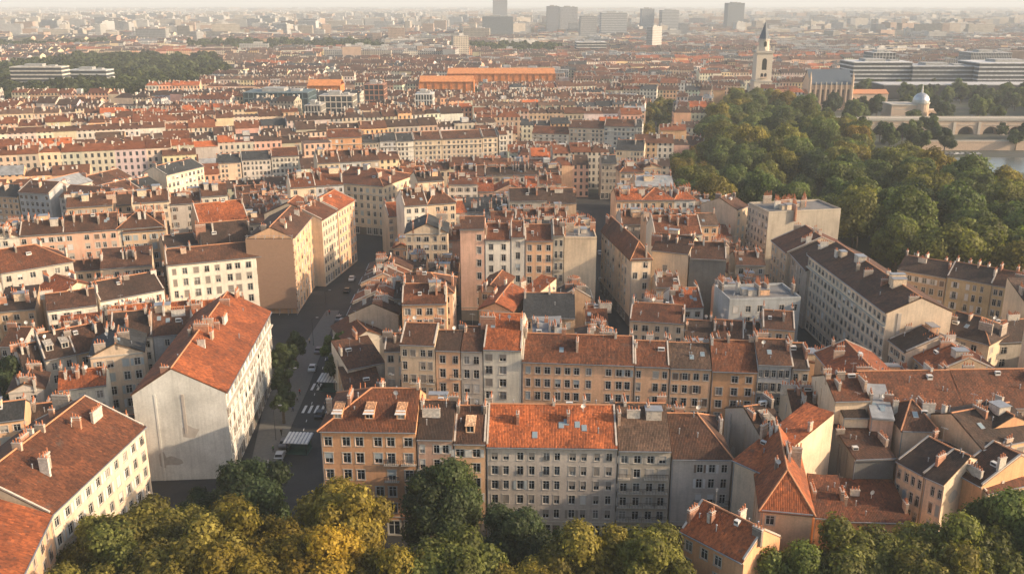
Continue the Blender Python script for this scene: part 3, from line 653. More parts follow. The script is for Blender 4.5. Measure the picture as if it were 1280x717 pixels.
# scaffolded corner house and its sunlit neighbours on the boulevard
HS = one((366, 297), (390, 269), 23, 13, 'peach', 'brown', 'tall corner house wrapped in scaffolding netting on the boulevard', None, n=7, m=7, near=0, rt='g', rise=3, chim=6, irr=.2, gap=0)
one((391, 268), (402, 258), 22, 16, 'cream', 'red-brown', 'sunlit cream house directly behind the scaffolded corner house', None, n=5, m=7, chim=4)
row((402, 275), (443, 250), 22, [(402, 421, (275, 263), 'cream', 'red-brown', dict(n=6, chim=4)), (422, 443, (262, 250), 'peach', 'orange', dict(n=6, chim=3))], 'past the scaffolded house on the boulevard', 'sunlit boulevard houses', d=14, m=7)
w = MB(); Ds = 13.0                                        # scaffold on the end wall that looks down the boulevard
for k in range(6): y = Ds * k / 5; w.limb((-1.5, y, 0), (-1.5, y, 24), .06, .06, 5); w.limb((-.3, y, 0), (-.3, y, 24), .06, .06, 5)
for k in range(11): w.box((-1.5, -.3, 2.1 * k + 1.9), (-.25, Ds + .3, 2.1 * k + 2.0), 1); w.limb((-1.55, -.3, 2.1 * k + 3.0), (-1.55, Ds + .3, 2.1 * k + 3.0), .045, .045, 5)
obj('scaffolding', w.mesh('scaffolding', ['steel', 'wood']), HS)
w = MB()
for k in range(10): w.box((-1.72 - .02 * (k % 2), -.2, 2.1 * k + 2.0), (-1.66, Ds + .2, 2.1 * k + 4.07))
obj('netting', w.mesh('netting', ['cloth']), HS, col=(.36, .22, .14))
# lower houses behind the blank gable
row((138, 424), (238, 415), 16, [(138, 190, (424, 419), 'white', 'dark brown', dict(n=4, gap=.2, sky_l=1)), (190.5, 238, (419, 415), 'pale blue', 'brown', dict(n=4, gap=.25, sky_l=2, flat_extra=1))], 'behind the blank gable house', 'white rear houses', d=13, near=0, chim=4, rise=4)
row((55, 448), (138, 431), 14, [(28, 54, (455, 448), 'grey', 'dark brown', dict(n=2, h=12)), (55, 95, (448, 442), 'grey', 'dark brown', dict(n=2, dorm=2)), (95.5, 138, (442, 431), 'tan', 'brown', dict(n=2, gap=.3))], 'beside the dark garden tree', 'garden side houses', d=12, near=0, chim=4, rise=4)
one((0, 432), (27, 432), 12, 11, 'grey', 'brown', 'small grey house with brown roof at the picture edge by the garden tree', None, n=3, near=0, chim=2)
one((58, 388), (121, 380), 16, 11, 'white', 'brown', 'white topped house with three windows and brown roof, big chimney at its end', None, n=4, near=0, chim=4)
one((75, 368), (120, 357), 16, 11, 'beige', 'orange', 'house with plain beige gable and orange ridge behind the white topped house', None, rt='x', blank=True, chim=2)
one((125, 376), (205, 361), 14, 14, 'white', 'dark brown', 'long low house with very dark roof before the long white house', None, n=6, chim=5)
one((138, 405), (190, 400), 15, 11, 'peach', 'orange', 'house with orange roof and chimney cluster above the white rear houses', None, n=4, chim=6)
one((200, 401), (248, 396), 15, 11, 'tan', 'orange', 'house with rusty orange roof joining the big blank gable house', None, n=4, chim=5)
one((252, 396), (308, 390), 15, 10, 'peach', 'orange', 'house with orange roof touching the far end of the blank gable house', None, n=4, chim=4, rise=2.4)

# ---- right side
one((1011, 318), (1109, 391), 21, 15, (.80, .62, .45), 'brown', 'very long apartment block with cornice lines and attic facing the lane', None, n=20, m=7, near=0, rise=3.4, chim=7, flat_extra=4, irr=.05, gap=0, mix=(6, .3, 0, 1, 2), sides='', bands_=True, ws=1.15)
one((936, 255), (961, 267), 21, 26, 'stone', 'grey', 'tall grey house with cluttered flat roof by the park trees', None, n=6, m=7, chim=11, flat_extra=3, irr=.1, rt='f')
one((921, 262), (935, 257), 19, 14, 'beige', 'brown', 'narrow beige house joined to the tall grey house by the park', None, n=2, chim=2, gap=.5)
one((965, 300), (984, 316), 17, 20, 'beige', 'red-brown', 'beige house with rusty roof between the tall grey house and long block', None, n=5, chim=5, sides='R')
one((985, 312), (1009, 338), 17, 15, 'stone', 'brown', 'stone house with brown roof adjoining the far end of the long block', None, n=5, chim=5, flat_extra=1)
row((1134, 338), (1280, 363), 16, [(1122, 1183, (336, 347), 'tan', 'dark brown', dict(n=6, chim=7)), (1184, 1240, (345, 355), 'yellow', 'dark brown', dict(n=7, chim=6)), (1240.5, 1300, (355, 366), 'yellow', 'brown', dict(n=7, chim=6))], 'along the yellow row before the park trees', 'yellow row before the park trees', d=12, m=5, balc=.2, near=0)
one((1176, 414), (1237, 430), 15, 14, 'cream', 'dark brown', 'cream house with broad dark roof in front of the yellow row', None, n=5, sides='R', rt='hr', chim=4, sky_l=1, near=0)
one((1238, 428), (1300, 424), 14, 12, 'grey', 'dark brown', 'grey house with dark roof at the picture edge before the yellow row', None, n=5, chim=4)
one((1112, 424), (1133, 440), 15, 14, 'cream', 'dark brown', 'small cream house stuck to the near end of the long block', None, n=3, chim=2, flat_extra=1)
one((1133, 437), (1168, 466), 14, 14, 'tan', 'orange', 'tan house with broken orange roof in the courtyard of the long block', None, n=4, chim=5, sky_l=1, flat_extra=1)
one((1170, 470), (1235, 468), 10, 12, 'stone', 'brown', 'low stone courtyard house with skylights above the long brown roof', None, n=4, chim=3, sky_l=3)
one((1020, 440), (1052, 478), 15, 12, 'tan', 'orange', 'tan house with orange roof leaning against the lane by the long block', None, n=5, chim=4)
one((1053, 478), (1078, 500), 14, 12, 'tan', 'brown', 'tan house with brown roof and arched gable beside the lane', None, n=3, chim=4)
row((1133, 510), (1280, 508), 16, [(1086, 1205, 510, 'tan', 'red-brown', dict(n=8, chim=3)), (1205.5, 1310, 508, 'stone', 'red-brown', dict(n=8, chim=3))], 'under the long brown roof above the blank walls', 'houses under the long brown roof', d=14, near=0, rise=4.5)
one((1043, 500), (1087, 499), 20, 11, 'cream', 'red-brown', 'tall cream house with blank wall and white gutters', None, blank=True, near=0, chim=6)
one((1054, 521), (1086, 521), 17.5, 6, 'cream', 'dark brown', 'blank cream annex built against the tall cream house', None, blank=True, rt='s', rise=1.5, near=0, chim=0)
one((1089, 521), (1118, 523), 18, 9, 'pink', 'zinc', 'pink blank walled house with glass roof panel', None, blank=True, rt='s', rise=2.6, near=0, chim=2, sky_l=4)
one((1127, 536), (1172, 537), 17, 10, 'beige', 'brown', 'beige blank walled house with dark hipped roof', None, blank=True, rt='h', rise=3.2, near=0, chim=3, sky_l=1, sides='R')
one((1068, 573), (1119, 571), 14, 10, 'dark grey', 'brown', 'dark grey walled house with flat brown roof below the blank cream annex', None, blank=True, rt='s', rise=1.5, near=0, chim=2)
one((1122, 575), (1155, 593), 14, 13, 'cream', 'dark brown', 'cream house with narrow tall windows below the beige blank wall', None, n=4, near=0, chim=1, sides='')
one((1156.5, 594), (1181, 605), 14, 13, 'cream', 'dark brown', 'cream house with rear windows next to the narrow windowed one', None, n=3, near=0, chim=1)
one((1193, 588), (1228, 607), 14, 16, 'orange', 'brown', 'orange walled house with brown roof above the olive trees', None, n=3, near=0, chim=2, gap=.5)
one((1188, 528), (1222, 548), 17, 14, 'orange', 'dark brown', 'orange walled house with dark roof terrace and red chimney', None, n=2, near=0, chim=2, gap=.5, flat_extra=1)
one((1226, 560), (1300, 545), 17, 14, 'peach', 'dark brown', 'peach house with dark roof and round roof opening at the picture edge', None, n=5, near=0, chim=3, sky_l=3)
one((1232, 615), (1300, 600), 13, 12, 'tan', 'red-brown', 'tan house with rust roof behind the olive trees at the picture edge', None, n=5, near=0, chim=4)
one((952, 634), (1016, 640), 16, 19, 'peach', 'orange', 'peach house with long orange roof running back from the trees', None, rt='xh', n=3, near=0, chim=6, rise=4.6, gap=.6, sides='')
one((1018, 645), (1060, 648), 11.5, 9, 'orange', 'red-brown', 'low red roofed house beside the long orange roof', None, rt='s', near=0, chim=2, blank=True, rise=2.5)
one((1060, 650), (1140, 652), 8, 10, 'peach', 'red-brown', 'lowest house with flat rust roof just above the olive trees', None, rt='s', near=0, chim=3, blank=True, rise=2)
one((852, 661), (930, 701), 14, 9, 'orange', 'orange', 'small orange house with orange roof and white chimneys among the trees', None, near=0, n=4, gap=.6, chim=5, rise=3, rt='g')
one((950, 545), (985, 540), 17, 12, 'stone', 'dark brown', 'house with dark roof and white dormer behind the long orange roof', None, chim=3, dorm=1, near=0)
one((990, 515), (1030, 516), 15, 10, 'beige', 'brown', 'house with a row of red chimneys beside the tall blank cream house', None, chim=8, near=0, blank=True)

# ---- big houses farther back
one((416, 228), (479, 233), 20, 27, 'cream', 'red-brown', 'large cream house with orange-red roof and sunlit end, closing the boulevard', None, n=8, m=6, sides='R', rt='hr', near=0, chim=5, rise=4, irr=.1, gap=0, flat_extra=1, bands_=True)
row((455, 178), (603, 173), 17, [
    (409, 452, 170, 'orange', 'red-brown', dict(n=6, balc=.4, h=20, sides='R')), (453, 474, 178, 'stone', 'slate', dict(n=5)), (474.5, 495, 176, 'pale blue', 'slate', dict(n=4)), (495.5, 517, 176, 'white', 'slate', dict(n=4)),
    (517.5, 552, 174.5, 'beige', 'brown', dict(n=6)), (552.5, 603, 173, 'cream', 'brown', dict(n=9)), (603.5, 622, 171, 'cream', 'brown', dict(n=3)), (624, 634, 168, 'white', 'red-brown', dict(n=2))],
    'along the pale terrace in mid city', 'pale terrace in mid city', d=14, m=6, bands_=True)
row((711, 158), (793, 160), 17, [(665, 711, 167, 'white', 'red-brown', dict(n=6, sides='L')), (711.5, 755, 160, 'cream', 'brown', dict(n=8)), (755.5, 794, 158, 'white', 'brown', dict(n=7)), (794.5, 803, 158, 'white', 'slate', dict(n=3, sides='R'))],
    'along the cream terrace near the avenue trees', 'cream terrace near the avenue trees', d=14, m=6, bands_=True)
one((770, 187), (805, 188), 18, 16, 'cream', 'slate', 'cream block with dark roof beside the avenue trees', None, n=8, sides='R', chim=3)
one((752, 204), (771, 204), 17, 12, 'stone', 'slate', 'narrow stone house with dark roof beside the cream block', None, n=4)
row((23, 241), (139, 248), 17, [(-12, 21.5, 245, 'tan', 'slate', dict(n=5)), (23, 61, 241, 'pale blue', 'brown', dict(n=6)), (74, 139, 248, 'grey', 'brown', dict(n=9, balc=.2))], 'along the grey western terrace', 'grey western terrace', d=14, m=6)
row((143, 240), (254, 213), 17, [(143, 175, 239, 'white', 'brown', dict(n=5)), (176, 202, 234, 'pale blue', 'slate', dict(n=4)), (207, 255, 213, 'cream', 'slate', dict(n=9))], 'along the pale western street', 'pale western street', d=13, m=6)
row((302, 198), (374, 195), 17, [(270, 301, 203, 'cream', 'slate', dict(n=6)), (302, 338, 199, 'white', 'slate', dict(n=7)), (339, 374, 195, 'white', 'red-brown', dict(n=7, sides='R'))], 'along the white terrace behind the rooftops', 'white terrace behind the rooftops', d=13, m=6)
row((60, 243), (120, 228), 15, [(62, 116, 232, 'grey', 'zinc', dict(n=10)), (117, 165, 226, 'cream', 'brown', dict(n=8))], 'behind the grey western terrace', 'houses behind the grey western terrace', d=13)
one((848, 180), (878, 182), 10, 16, 'peach', 'brown', 'low pink house among the park trees', None, n=5, m=3, chim=5)

# ---------------------------------------------------------------- landmarks and far blocks
import numpy as np
def z_of(y, Y, x=640): d = ray(x, y); return HC + Y * d[2] / d[1]
def x_of(x, y, Y): d = ray(x, y); return Y * d[0] / d[1]
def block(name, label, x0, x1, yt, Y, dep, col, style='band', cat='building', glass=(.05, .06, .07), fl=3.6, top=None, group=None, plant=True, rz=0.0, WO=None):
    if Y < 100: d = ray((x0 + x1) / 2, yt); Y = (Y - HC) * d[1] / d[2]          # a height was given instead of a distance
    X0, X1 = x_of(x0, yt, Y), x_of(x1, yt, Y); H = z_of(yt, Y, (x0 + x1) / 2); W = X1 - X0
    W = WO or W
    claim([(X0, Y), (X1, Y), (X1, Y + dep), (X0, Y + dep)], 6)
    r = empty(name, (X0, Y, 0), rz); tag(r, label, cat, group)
    if Y > 1700 and glass[0] < .06: glass = (.24, .26, .28)  # distant blocks get paler glass: the mist on them is put into the colour
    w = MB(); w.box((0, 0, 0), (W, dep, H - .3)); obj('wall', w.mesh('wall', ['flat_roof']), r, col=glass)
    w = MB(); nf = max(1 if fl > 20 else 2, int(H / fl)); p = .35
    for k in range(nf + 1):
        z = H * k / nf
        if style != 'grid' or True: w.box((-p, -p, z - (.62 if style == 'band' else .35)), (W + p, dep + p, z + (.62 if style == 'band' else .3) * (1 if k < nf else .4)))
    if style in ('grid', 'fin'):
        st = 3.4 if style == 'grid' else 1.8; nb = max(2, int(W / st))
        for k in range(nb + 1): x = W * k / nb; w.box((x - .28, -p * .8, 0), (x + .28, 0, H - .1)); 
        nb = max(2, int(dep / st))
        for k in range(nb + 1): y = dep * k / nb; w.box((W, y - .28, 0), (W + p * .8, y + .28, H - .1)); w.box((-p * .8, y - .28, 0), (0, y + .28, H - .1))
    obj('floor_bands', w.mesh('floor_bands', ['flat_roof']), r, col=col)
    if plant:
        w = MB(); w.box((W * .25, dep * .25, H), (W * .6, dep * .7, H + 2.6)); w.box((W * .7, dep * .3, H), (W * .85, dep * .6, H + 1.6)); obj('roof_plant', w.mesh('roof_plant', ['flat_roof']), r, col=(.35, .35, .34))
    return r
WHT, GLS = (.62, .60, .57), (.06, .075, .085)
G3 = 'office slabs behind the church'
block('office_block', 'white banded office block directly behind the church', 1068, 1141, 78, 930, 40, (.6, .6, .6), 'band', group=G3)
block('office_block', 'long low banded office block between the two tall banded ones', 1142, 1224, 83, 925, 40, (.42, .43, .44), 'band', group=G3)
block('office_block', 'broad white banded office block at the picture edge above the viaduct', 1225, 1330, 79, 915, 45, (.6, .6, .6), 'band', group=G3)
block('office_block', 'long flat hall with white roof edge before the banded offices', 1105, 1340, 106, 870, 30, (.5, .5, .5), 'band', fl=60, glass=(.03, .035, .04), plant=False, group=G3)
block('office_block', 'grey finned office slab above the banded offices', 1215, 1265, 66, 1060, 30, (.45, .45, .45), 'fin', group=G3)
block('office_block', 'pale office slab with flat white roof above the church', 1092, 1120, 66, 1090, 30, (.55, .54, .52), 'grid', group=G3)
block('office_block', 'dark glass office block with pale roof in mid city', 304, 384, 116, 25, 30, (.12, .17, .19), 'grid', glass=(.03, .055, .065))
block('apartment_block', 'cream slab with loggias beside the dark glass block', 399, 440, 120, 28, 18, (.56, .50, .42), 'grid')
block('apartment_block', 'narrow grey tower block before the cream loggia slab', 381, 400, 132, 27, 16, (.40, .37, .33), 'fin')
block('apartment_block', 'red-brown brick block with balconies beyond the cream slab', 455, 479, 106, 30, 18, (.40, .20, .13), 'grid')
block('apartment_block', 'white end-on slab beside the curved roofs', 519, 540, 118, 28, 18, (.62, .60, .56), 'fin')
block('apartment_block', 'long white and tan banded slab by the western wood', 12, 76, 84, 31, 16, (.6, .55, .48), 'band', fl=3.2)
block('apartment_block', 'low white stepped block in the western wood', 84, 132, 88, 26, 18, (.58, .58, .57), 'band')
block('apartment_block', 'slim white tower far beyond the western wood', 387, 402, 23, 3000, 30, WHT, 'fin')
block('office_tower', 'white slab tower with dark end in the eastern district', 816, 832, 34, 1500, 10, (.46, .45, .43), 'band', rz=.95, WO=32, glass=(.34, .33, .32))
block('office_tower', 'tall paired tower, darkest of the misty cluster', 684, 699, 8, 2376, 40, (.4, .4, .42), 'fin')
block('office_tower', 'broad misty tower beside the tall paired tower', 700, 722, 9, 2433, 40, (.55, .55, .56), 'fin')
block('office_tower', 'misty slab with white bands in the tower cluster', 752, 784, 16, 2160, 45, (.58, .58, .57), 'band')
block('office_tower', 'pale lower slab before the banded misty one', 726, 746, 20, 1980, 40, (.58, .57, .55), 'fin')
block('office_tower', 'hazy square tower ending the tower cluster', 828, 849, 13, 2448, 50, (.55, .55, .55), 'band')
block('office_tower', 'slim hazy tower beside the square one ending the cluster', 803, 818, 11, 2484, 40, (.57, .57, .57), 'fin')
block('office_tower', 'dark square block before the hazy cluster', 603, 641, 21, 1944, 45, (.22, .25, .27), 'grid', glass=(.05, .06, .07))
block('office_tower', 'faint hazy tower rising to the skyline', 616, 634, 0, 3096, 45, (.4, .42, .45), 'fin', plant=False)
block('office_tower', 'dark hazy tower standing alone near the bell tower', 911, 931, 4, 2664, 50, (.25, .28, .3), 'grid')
block('office_block', 'long low white banded office before the tower cluster', 721, 758, 53, 30, 40, WHT, 'band')
block('office_block', 'small dark cube building among pale roofs', 597, 608, 41, 2300, 25, (.10, .14, .15), 'grid')
block('office_block', 'pair of pale blocks under the misty towers', 673, 686, 37, 2400, 30, (.6, .6, .6), 'fin')
w0 = [('long bright orange market hall with low roof', 559, 694, 92, 24, 34), ('darker orange hall wing before the bright orange hall', 524, 592, 102, 23, 22), ('orange topped shed beyond the dark glass block', 384, 425, 107, 24, 20)]
for lab, x0, x1, yt, Y, dep in w0:
    d = ray((x0 + x1) / 2, yt); Y = (Y - HC) * d[1] / d[2]
    X0, X1, H = x_of(x0, yt, Y), x_of(x1, yt, Y), z_of(yt, Y, (x0 + x1) / 2); W = X1 - X0; claim([(X0, Y), (X1, Y), (X1, Y + dep), (X0, Y + dep)], 8)
    r = empty('market_hall', (X0, Y, 0)); tag(r, lab, 'hall', 'orange halls')
    w = MB(); w.box((0, 0, 0), (W, dep, H)); nb = int(W / 6)
    for k in range(nb + 1): w.box((W * k / nb - .3, -.5, 0), (W * k / nb + .3, 0, H - .2))
    obj('wall', w.mesh('wall', ['flat_roof']), r, col=(.60, .22, .07))
    w = MB(); nb = max(2, int(W / 26))
    for k in range(nb): a, b_ = W * k / nb, W * (k + 1) / nb; w.prism([(a, -1, H), (b_, -1, H), (b_, dep / 2, H + 4), (a, dep / 2, H + 4)], .3); w.prism([(a, dep / 2, H + 4), (b_, dep / 2, H + 4), (b_, dep + 1, H), (a, dep + 1, H)], .3)
    obj('roof', w.mesh('roof', ['flat_roof']), r, col=(.62, .24, .08))

# ---- church and bell tower
Yt = 800.0
def arch_face(w, x0, x1, y, z0, zs, n=8, mi=0):
    c, R = (x0 + x1) / 2, (x1 - x0) / 2
    pts = [(x0, y, z0), (x1, y, z0)] + [(c + R * math.cos(math.pi * k / n), y, zs + R * 1.25 * math.sin(math.pi * k / n)) for k in range(n + 1)]
    w.face(pts, mi)
r = empty('bell_tower', (x_of(951.5, 100, Yt), Yt, 0)); tag(r, 'tall pale bell tower with dark pointed spire at the park end', 'tower')
claim([(r.location.x - 12, Yt - 14), (r.location.x + 12, Yt - 14), (r.location.x + 12, Yt + 14), (r.location.x - 12, Yt + 14)], 4)
zb, z2, z3 = z_of(66, Yt, 950), z_of(50, Yt, 950), z_of(23, Yt, 950); zl = z_of(102, Yt, 950)
w = MB(); w.box((-7.2, -6.8, 0), (7.2, 6.8, zl)); w.box((-7.7, -7.3, zl), (7.7, 7.3, zl + 1.2), 1); w.box((-6.6, -6.4, zl + 1.2), (6.6, 6.4, zb)); w.box((-7.6, -7.2, zb), (7.6, 7.2, zb + 1.6), 1)
for sx in (-6.6, 6.6):
    for sy in (-6.4, 6.4): w.box((sx - .8, sy - .8, zb + 1.6), (sx + .8, sy + .8, zb + 5.5), 1)
w.tube(0, 0, zb + 1.6, z2, 4.6, 4.3, 8); w.tube(0, 0, z2 - .2, z2 + .9, 4.9, 4.9, 8, 1)
obj('shaft', w.mesh('shaft', ['pale_stone', 'trim']), r)
w = MB()
for y, s in ((-6.42, 1), ):
    arch_face(w, -2.0, 2.0, y, zl + 10, zl + 17); arch_face(w, -2.6, -.3, y, zl + 4, zl + 6); arch_face(w, .3, 2.6, y, zl + 4, zl + 6)
arch_face(w, -1.2, 1.2, -4.62, zb + 5, zb + 8)
obj('opening', w.mesh('opening', ['dark_void']), r)
w = MB(); w.box((-2.6, -7.9, zl + 3.2), (2.6, -6.45, zl + 3.6)); w.box((-2.6, -7.9, zl + 3.6), (2.6, -7.75, zl + 4.5)); obj('balcony', w.mesh('balcony', ['stone']), r)
w = MB(); w.tube(0, 0, z2 + .9, z3 - 3, 4.6, .18, 8); w.tube(0, 0, z3 - 3, z3 + 1, .14, .08, 6); obj('spire', w.mesh('spire', ['slate']), r)
Yc = 790.0; X0, X1 = x_of(1012, 120, Yc), x_of(1063, 120, Yc); hw, hr = z_of(105, Yc, 1040), z_of(88, Yc, 1040); W = X1 - X0; D = 22
r = empty('church', (X0, Yc, 0)); tag(r, 'pink stone church with slate roof and tall lancet windows', 'church'); claim([(X0 - 30, Yc - 55), (X1 + 36, Yc - 55), (X1 + 36, Yc + D), (X0 - 30, Yc + D)], 4)
w = MB(); w.box((0, 0, 0), (W, D, hw)); rr = D / 2 * .9
hr = max(hr, hw + 6)
w.face([(0, 0, hw), (0, D, hw), (0, D / 2, hr)]); w.face([(W, 0, hw), (W, D, hw), (W, D / 2, hr)])
for k in range(9): x = W * k / 8; w.box((x - .5, -1.5, 0), (x + .5, 0, hw - 1), 0); w.box((x - .4, -1.2, hw - 1), (x + .4, -.4, hw + 1.6), 1)
w.box((0, -.5, hw - .8), (W, 0, hw + .1), 1); obj('nave', w.mesh('nave', ['stone', 'trim']), r)
for k in range(8):
    x = W * (k + .5) / 8; w = MB(); arch_face(w, -.8, .8, -.06, 5, hw - 5.5); w.box((-.08, -.14, 5), (.08, -.07, hw - 4.6), 1); obj('window', w.mesh('window', ['dark_void', 'stone']), r, (x, 0, 0))
w = MB(); w.prism([(-.6, -.9, hw - .3), (W + .6, -.9, hw - .3), (W + .6, D / 2, hr), (-.6, D / 2, hr)], .3); w.prism([(-.6, D / 2, hr), (W + .6, D / 2, hr), (W + .6, D + .9, hw - .3), (-.6, D + .9, hw - .3)], .3); obj('roof', w.mesh('roof', ['slate']), r)
w = MB()
for x in (-.6, W + .6):
    w.tube(x, -.5, 0, hw + 4, 1.3, 1.1, 8); w.tube(x, -.5, hw + 4, hw + 10, 1.2, .1, 8)
obj('pinnacle', w.mesh('pinnacle', ['stone']), r)
for s, xa, xb, lab in ((-1, -28, -.0, ''), (1, W, W + 33, '')):
    w = MB(); hh = hw * .62; w.box((xa, 3, 0), (xb, 18, hh)); w.prism([(xa - .4, 2.4, hh), (xb + .4, 2.4, hh), (xb + .4, 10, hh + 3), (xa - .4, 10, hh + 3)], .3, 1); w.prism([(xa - .4, 10, hh + 3), (xb + .4, 10, hh + 3), (xb + .4, 18.6, hh), (xa - .4, 18.6, hh)], .3, 1)
    for k in range(4): x = xa + (xb - xa) * (k + .5) / 4; arch_face(w, x - .9, x + .9, 2.95, 5, 9, 8, 2)
    obj('side_wing', w.mesh('side_wing', ['stone', 'ridge', 'dark_void']), r)
# ---- domed pavilion and viaduct
Yd = 700.0; X0, X1, Hd = x_of(1114, 140, Yd), x_of(1166, 140, Yd), z_of(132, Yd, 1140)
r = empty('domed_pavilion', (X0, Yd, 0)); tag(r, 'pink stone pavilion with round tower and silver dome above the viaduct', 'pavilion'); W = X1 - X0; claim([(X0, Yd - 5), (X1 + 25, Yd - 5), (X1 + 25, Yd + 24), (X0, Yd + 24)], 3)
w = MB(); w.box((0, 0, 0), (W * .62, 18, Hd)); w.box((-.5, -.5, Hd), (W * .62 + .4, 18.5, Hd + .9), 1); w.box((W * .9, 4, 0), (W + 12, 16, Hd - 4)); w.box((2, -.08, Hd - 3), (W * .5, 0, Hd - 2.6), 1); arch_face(w, W * .35, W * .58, -.1, 0, Hd * .4, 8, 2)
obj('wall', w.mesh('wall', ['stone', 'trim', 'ground_floor']), r)
cx = W * .74; w = MB(); w.tube(cx, 4, 0, Hd + 1.2, 6.2, 6.0, 20); w.tube(cx, 4, Hd + 1.2, Hd + 2.2, 6.6, 6.6, 20, 1)
obj('round_tower', w.mesh('round_tower', ['stone', 'trim']), r)
w = MB(); pr = [(6.1, 2.2), (6.0, 4.0), (5.2, 6.2), (3.8, 7.8), (1.9, 8.8), (.8, 9.2), (.5, 12.5), (.1, 15.5)]
for (ra, za), (rb_, zb_) in zip(pr, pr[1:]): w.tube(cx, 4, Hd + za, Hd + zb_, ra, rb_, 20, 0, False)
obj('dome', w.mesh('dome', ['steel']), r)
Yv = 640.0; xa, xb = x_of(1036, 160, Yv), x_of(1330, 160, Yv); Hv = z_of(151, Yv, 1160)
r = empty('viaduct', (xa, Yv, 0)); tag(r, 'pale stone viaduct with round arches behind the park', 'viaduct'); claim([(xa, Yv - 3), (xb, Yv - 3), (xb, Yv + 14), (xa, Yv + 14)], 3)
w = MB(); pitch, x = 17.3, 0.0; L = xb - xa
while x < L:
    c, R, zs = x + pitch / 2, 5.6, Hv - 9.5
    w.box((x, 0, 0), (c - R, 12, Hv)); w.box((c + R, 0, 0), (x + pitch, 12, Hv))
    for k in range(10):
        t0, t1 = math.pi * k / 10, math.pi * (k + 1) / 10; p0, p1 = (c + R * math.cos(t0), zs + R * math.sin(t0)), (c + R * math.cos(t1), zs + R * math.sin(t1))
        w.face([(p1[0], 0, p1[1]), (p0[0], 0, p0[1]), (p0[0], 0, Hv), (p1[0], 0, Hv)]); w.face([(p0[0], 0, p0[1]), (p1[0], 0, p1[1]), (p1[0], 12, p1[1]), (p0[0], 12, p0[1])])
    w.box((x - .9, -.7, 0), (x + .9, -.003, Hv - .9), 2); w.box((c - R, -.25, zs + R + .9), (c + R, -.004, zs + R + 1.3), 2)
    w.face([(c - R, 7, 0), (c + R, 7, 0), (c + R, 7, Hv - 3), (c - R, 7, Hv - 3)], 1)
    x += pitch
obj('arcade', w.mesh('arcade', ['stone', 'ground_floor', 'pale_stone']), r)
w = MB(); w.box((-1, -.6, Hv), (L + 8, 12.6, Hv + .7)); obj('deck', w.mesh('deck', ['trim']), r)
w = MB(); w.box((-1, -.6, Hv + .7), (L + 8, -.3, Hv + 1.7)); w.box((-1, 12.3, Hv + .7), (L + 8, 12.6, Hv + 1.7)); obj('parapet', w.mesh('parapet', ['trim']), r)
q0, q1 = at(1150, 188), at(1420, 188)
r = empty('quay_wall', (q0[0], q0[1], 0)); tag(r, 'long low stone quay wall with road above the river', 'quay wall')
w = MB(); w.box((0, 0, 0), (q1[0] - q0[0], 1.2, 5.0)); w.box((-.2, -.2, 5.0), (q1[0] - q0[0], 1.4, 5.5)); obj('wall', w.mesh('wall', ['stone']), r); claim([(q0[0], q0[1] - 8), (q1[0], q1[1] - 8), (q1[0], q1[1] + 14), (q0[0], q0[1] + 14)])
w = MB(); w.box((0, .1, 5.5), (q1[0] - q0[0], .25, 6.4)); obj('railing', w.mesh('railing', ['trim']), r)

# ---------------------------------------------------------------- the fabric of the city: individual houses near, one mass beyond
WOOD = [at(-60, 134, 9), at(150, 130, 9), at(225, 118, 9), at(290, 98, 9), at(270, 76, 9), at(120, 74, 9), at(-60, 92, 9)]
WOOD2 = [at(235, 66, 8), at(478, 66, 8), at(470, 55, 8), at(240, 56, 8)]
WOOD3 = [at(-50, 68, 8), at(150, 62, 8), at(150, 55, 8), at(-50, 58, 8)]; WOOD4 = [at(560, 66, 8), at(705, 70, 8), at(700, 62, 8), at(570, 60, 8)]; claim(WOOD3); claim(WOOD4)
EASTP = [at(1000, 196), at(1010, 122), at(1090, 108), at(1310, 100), at(1310, 196)]
claim(EASTP)
AVEN = [at(806, 200), at(826, 200), at(842, 150), at(858, 140), at(806, 150)]
claim(WOOD); claim(WOOD2); claim(AVEN)
GRID = {}
def index_foot():
    GRID.clear()
    for f in FOOT:
        bb = f[1]
        if bb[2] - bb[0] > 5000: continue
        for i in range(int(bb[0] // 60), int(bb[2] // 60) + 1):
            for j in range(int(bb[1] // 60), int(bb[3] // 60) + 1): GRID.setdefault((i, j), []).append(f)
index_foot()
def free(p): return not taken(p, GRID.get((int(p[0] // 60), int(p[1] // 60)), ()))
rc = random.Random(11)
RW = [('orange', 9), ('red-brown', 25), ('brown', 29), ('mottled', 8), ('dark brown', 17), ('slate', 9), ('zinc', 3)]
WWT = [('cream', 20), ('peach', 14), ('white', 20), ('grey', 13), ('pink', 10), ('tan', 8), ('beige', 14), ('yellow', 2), ('stone', 10), ('pale blue', 4)]
pick = lambda tab: rc.choices([t[0] for t in tab], [t[1] for t in tab])[0]
cand = []
CELL = 118
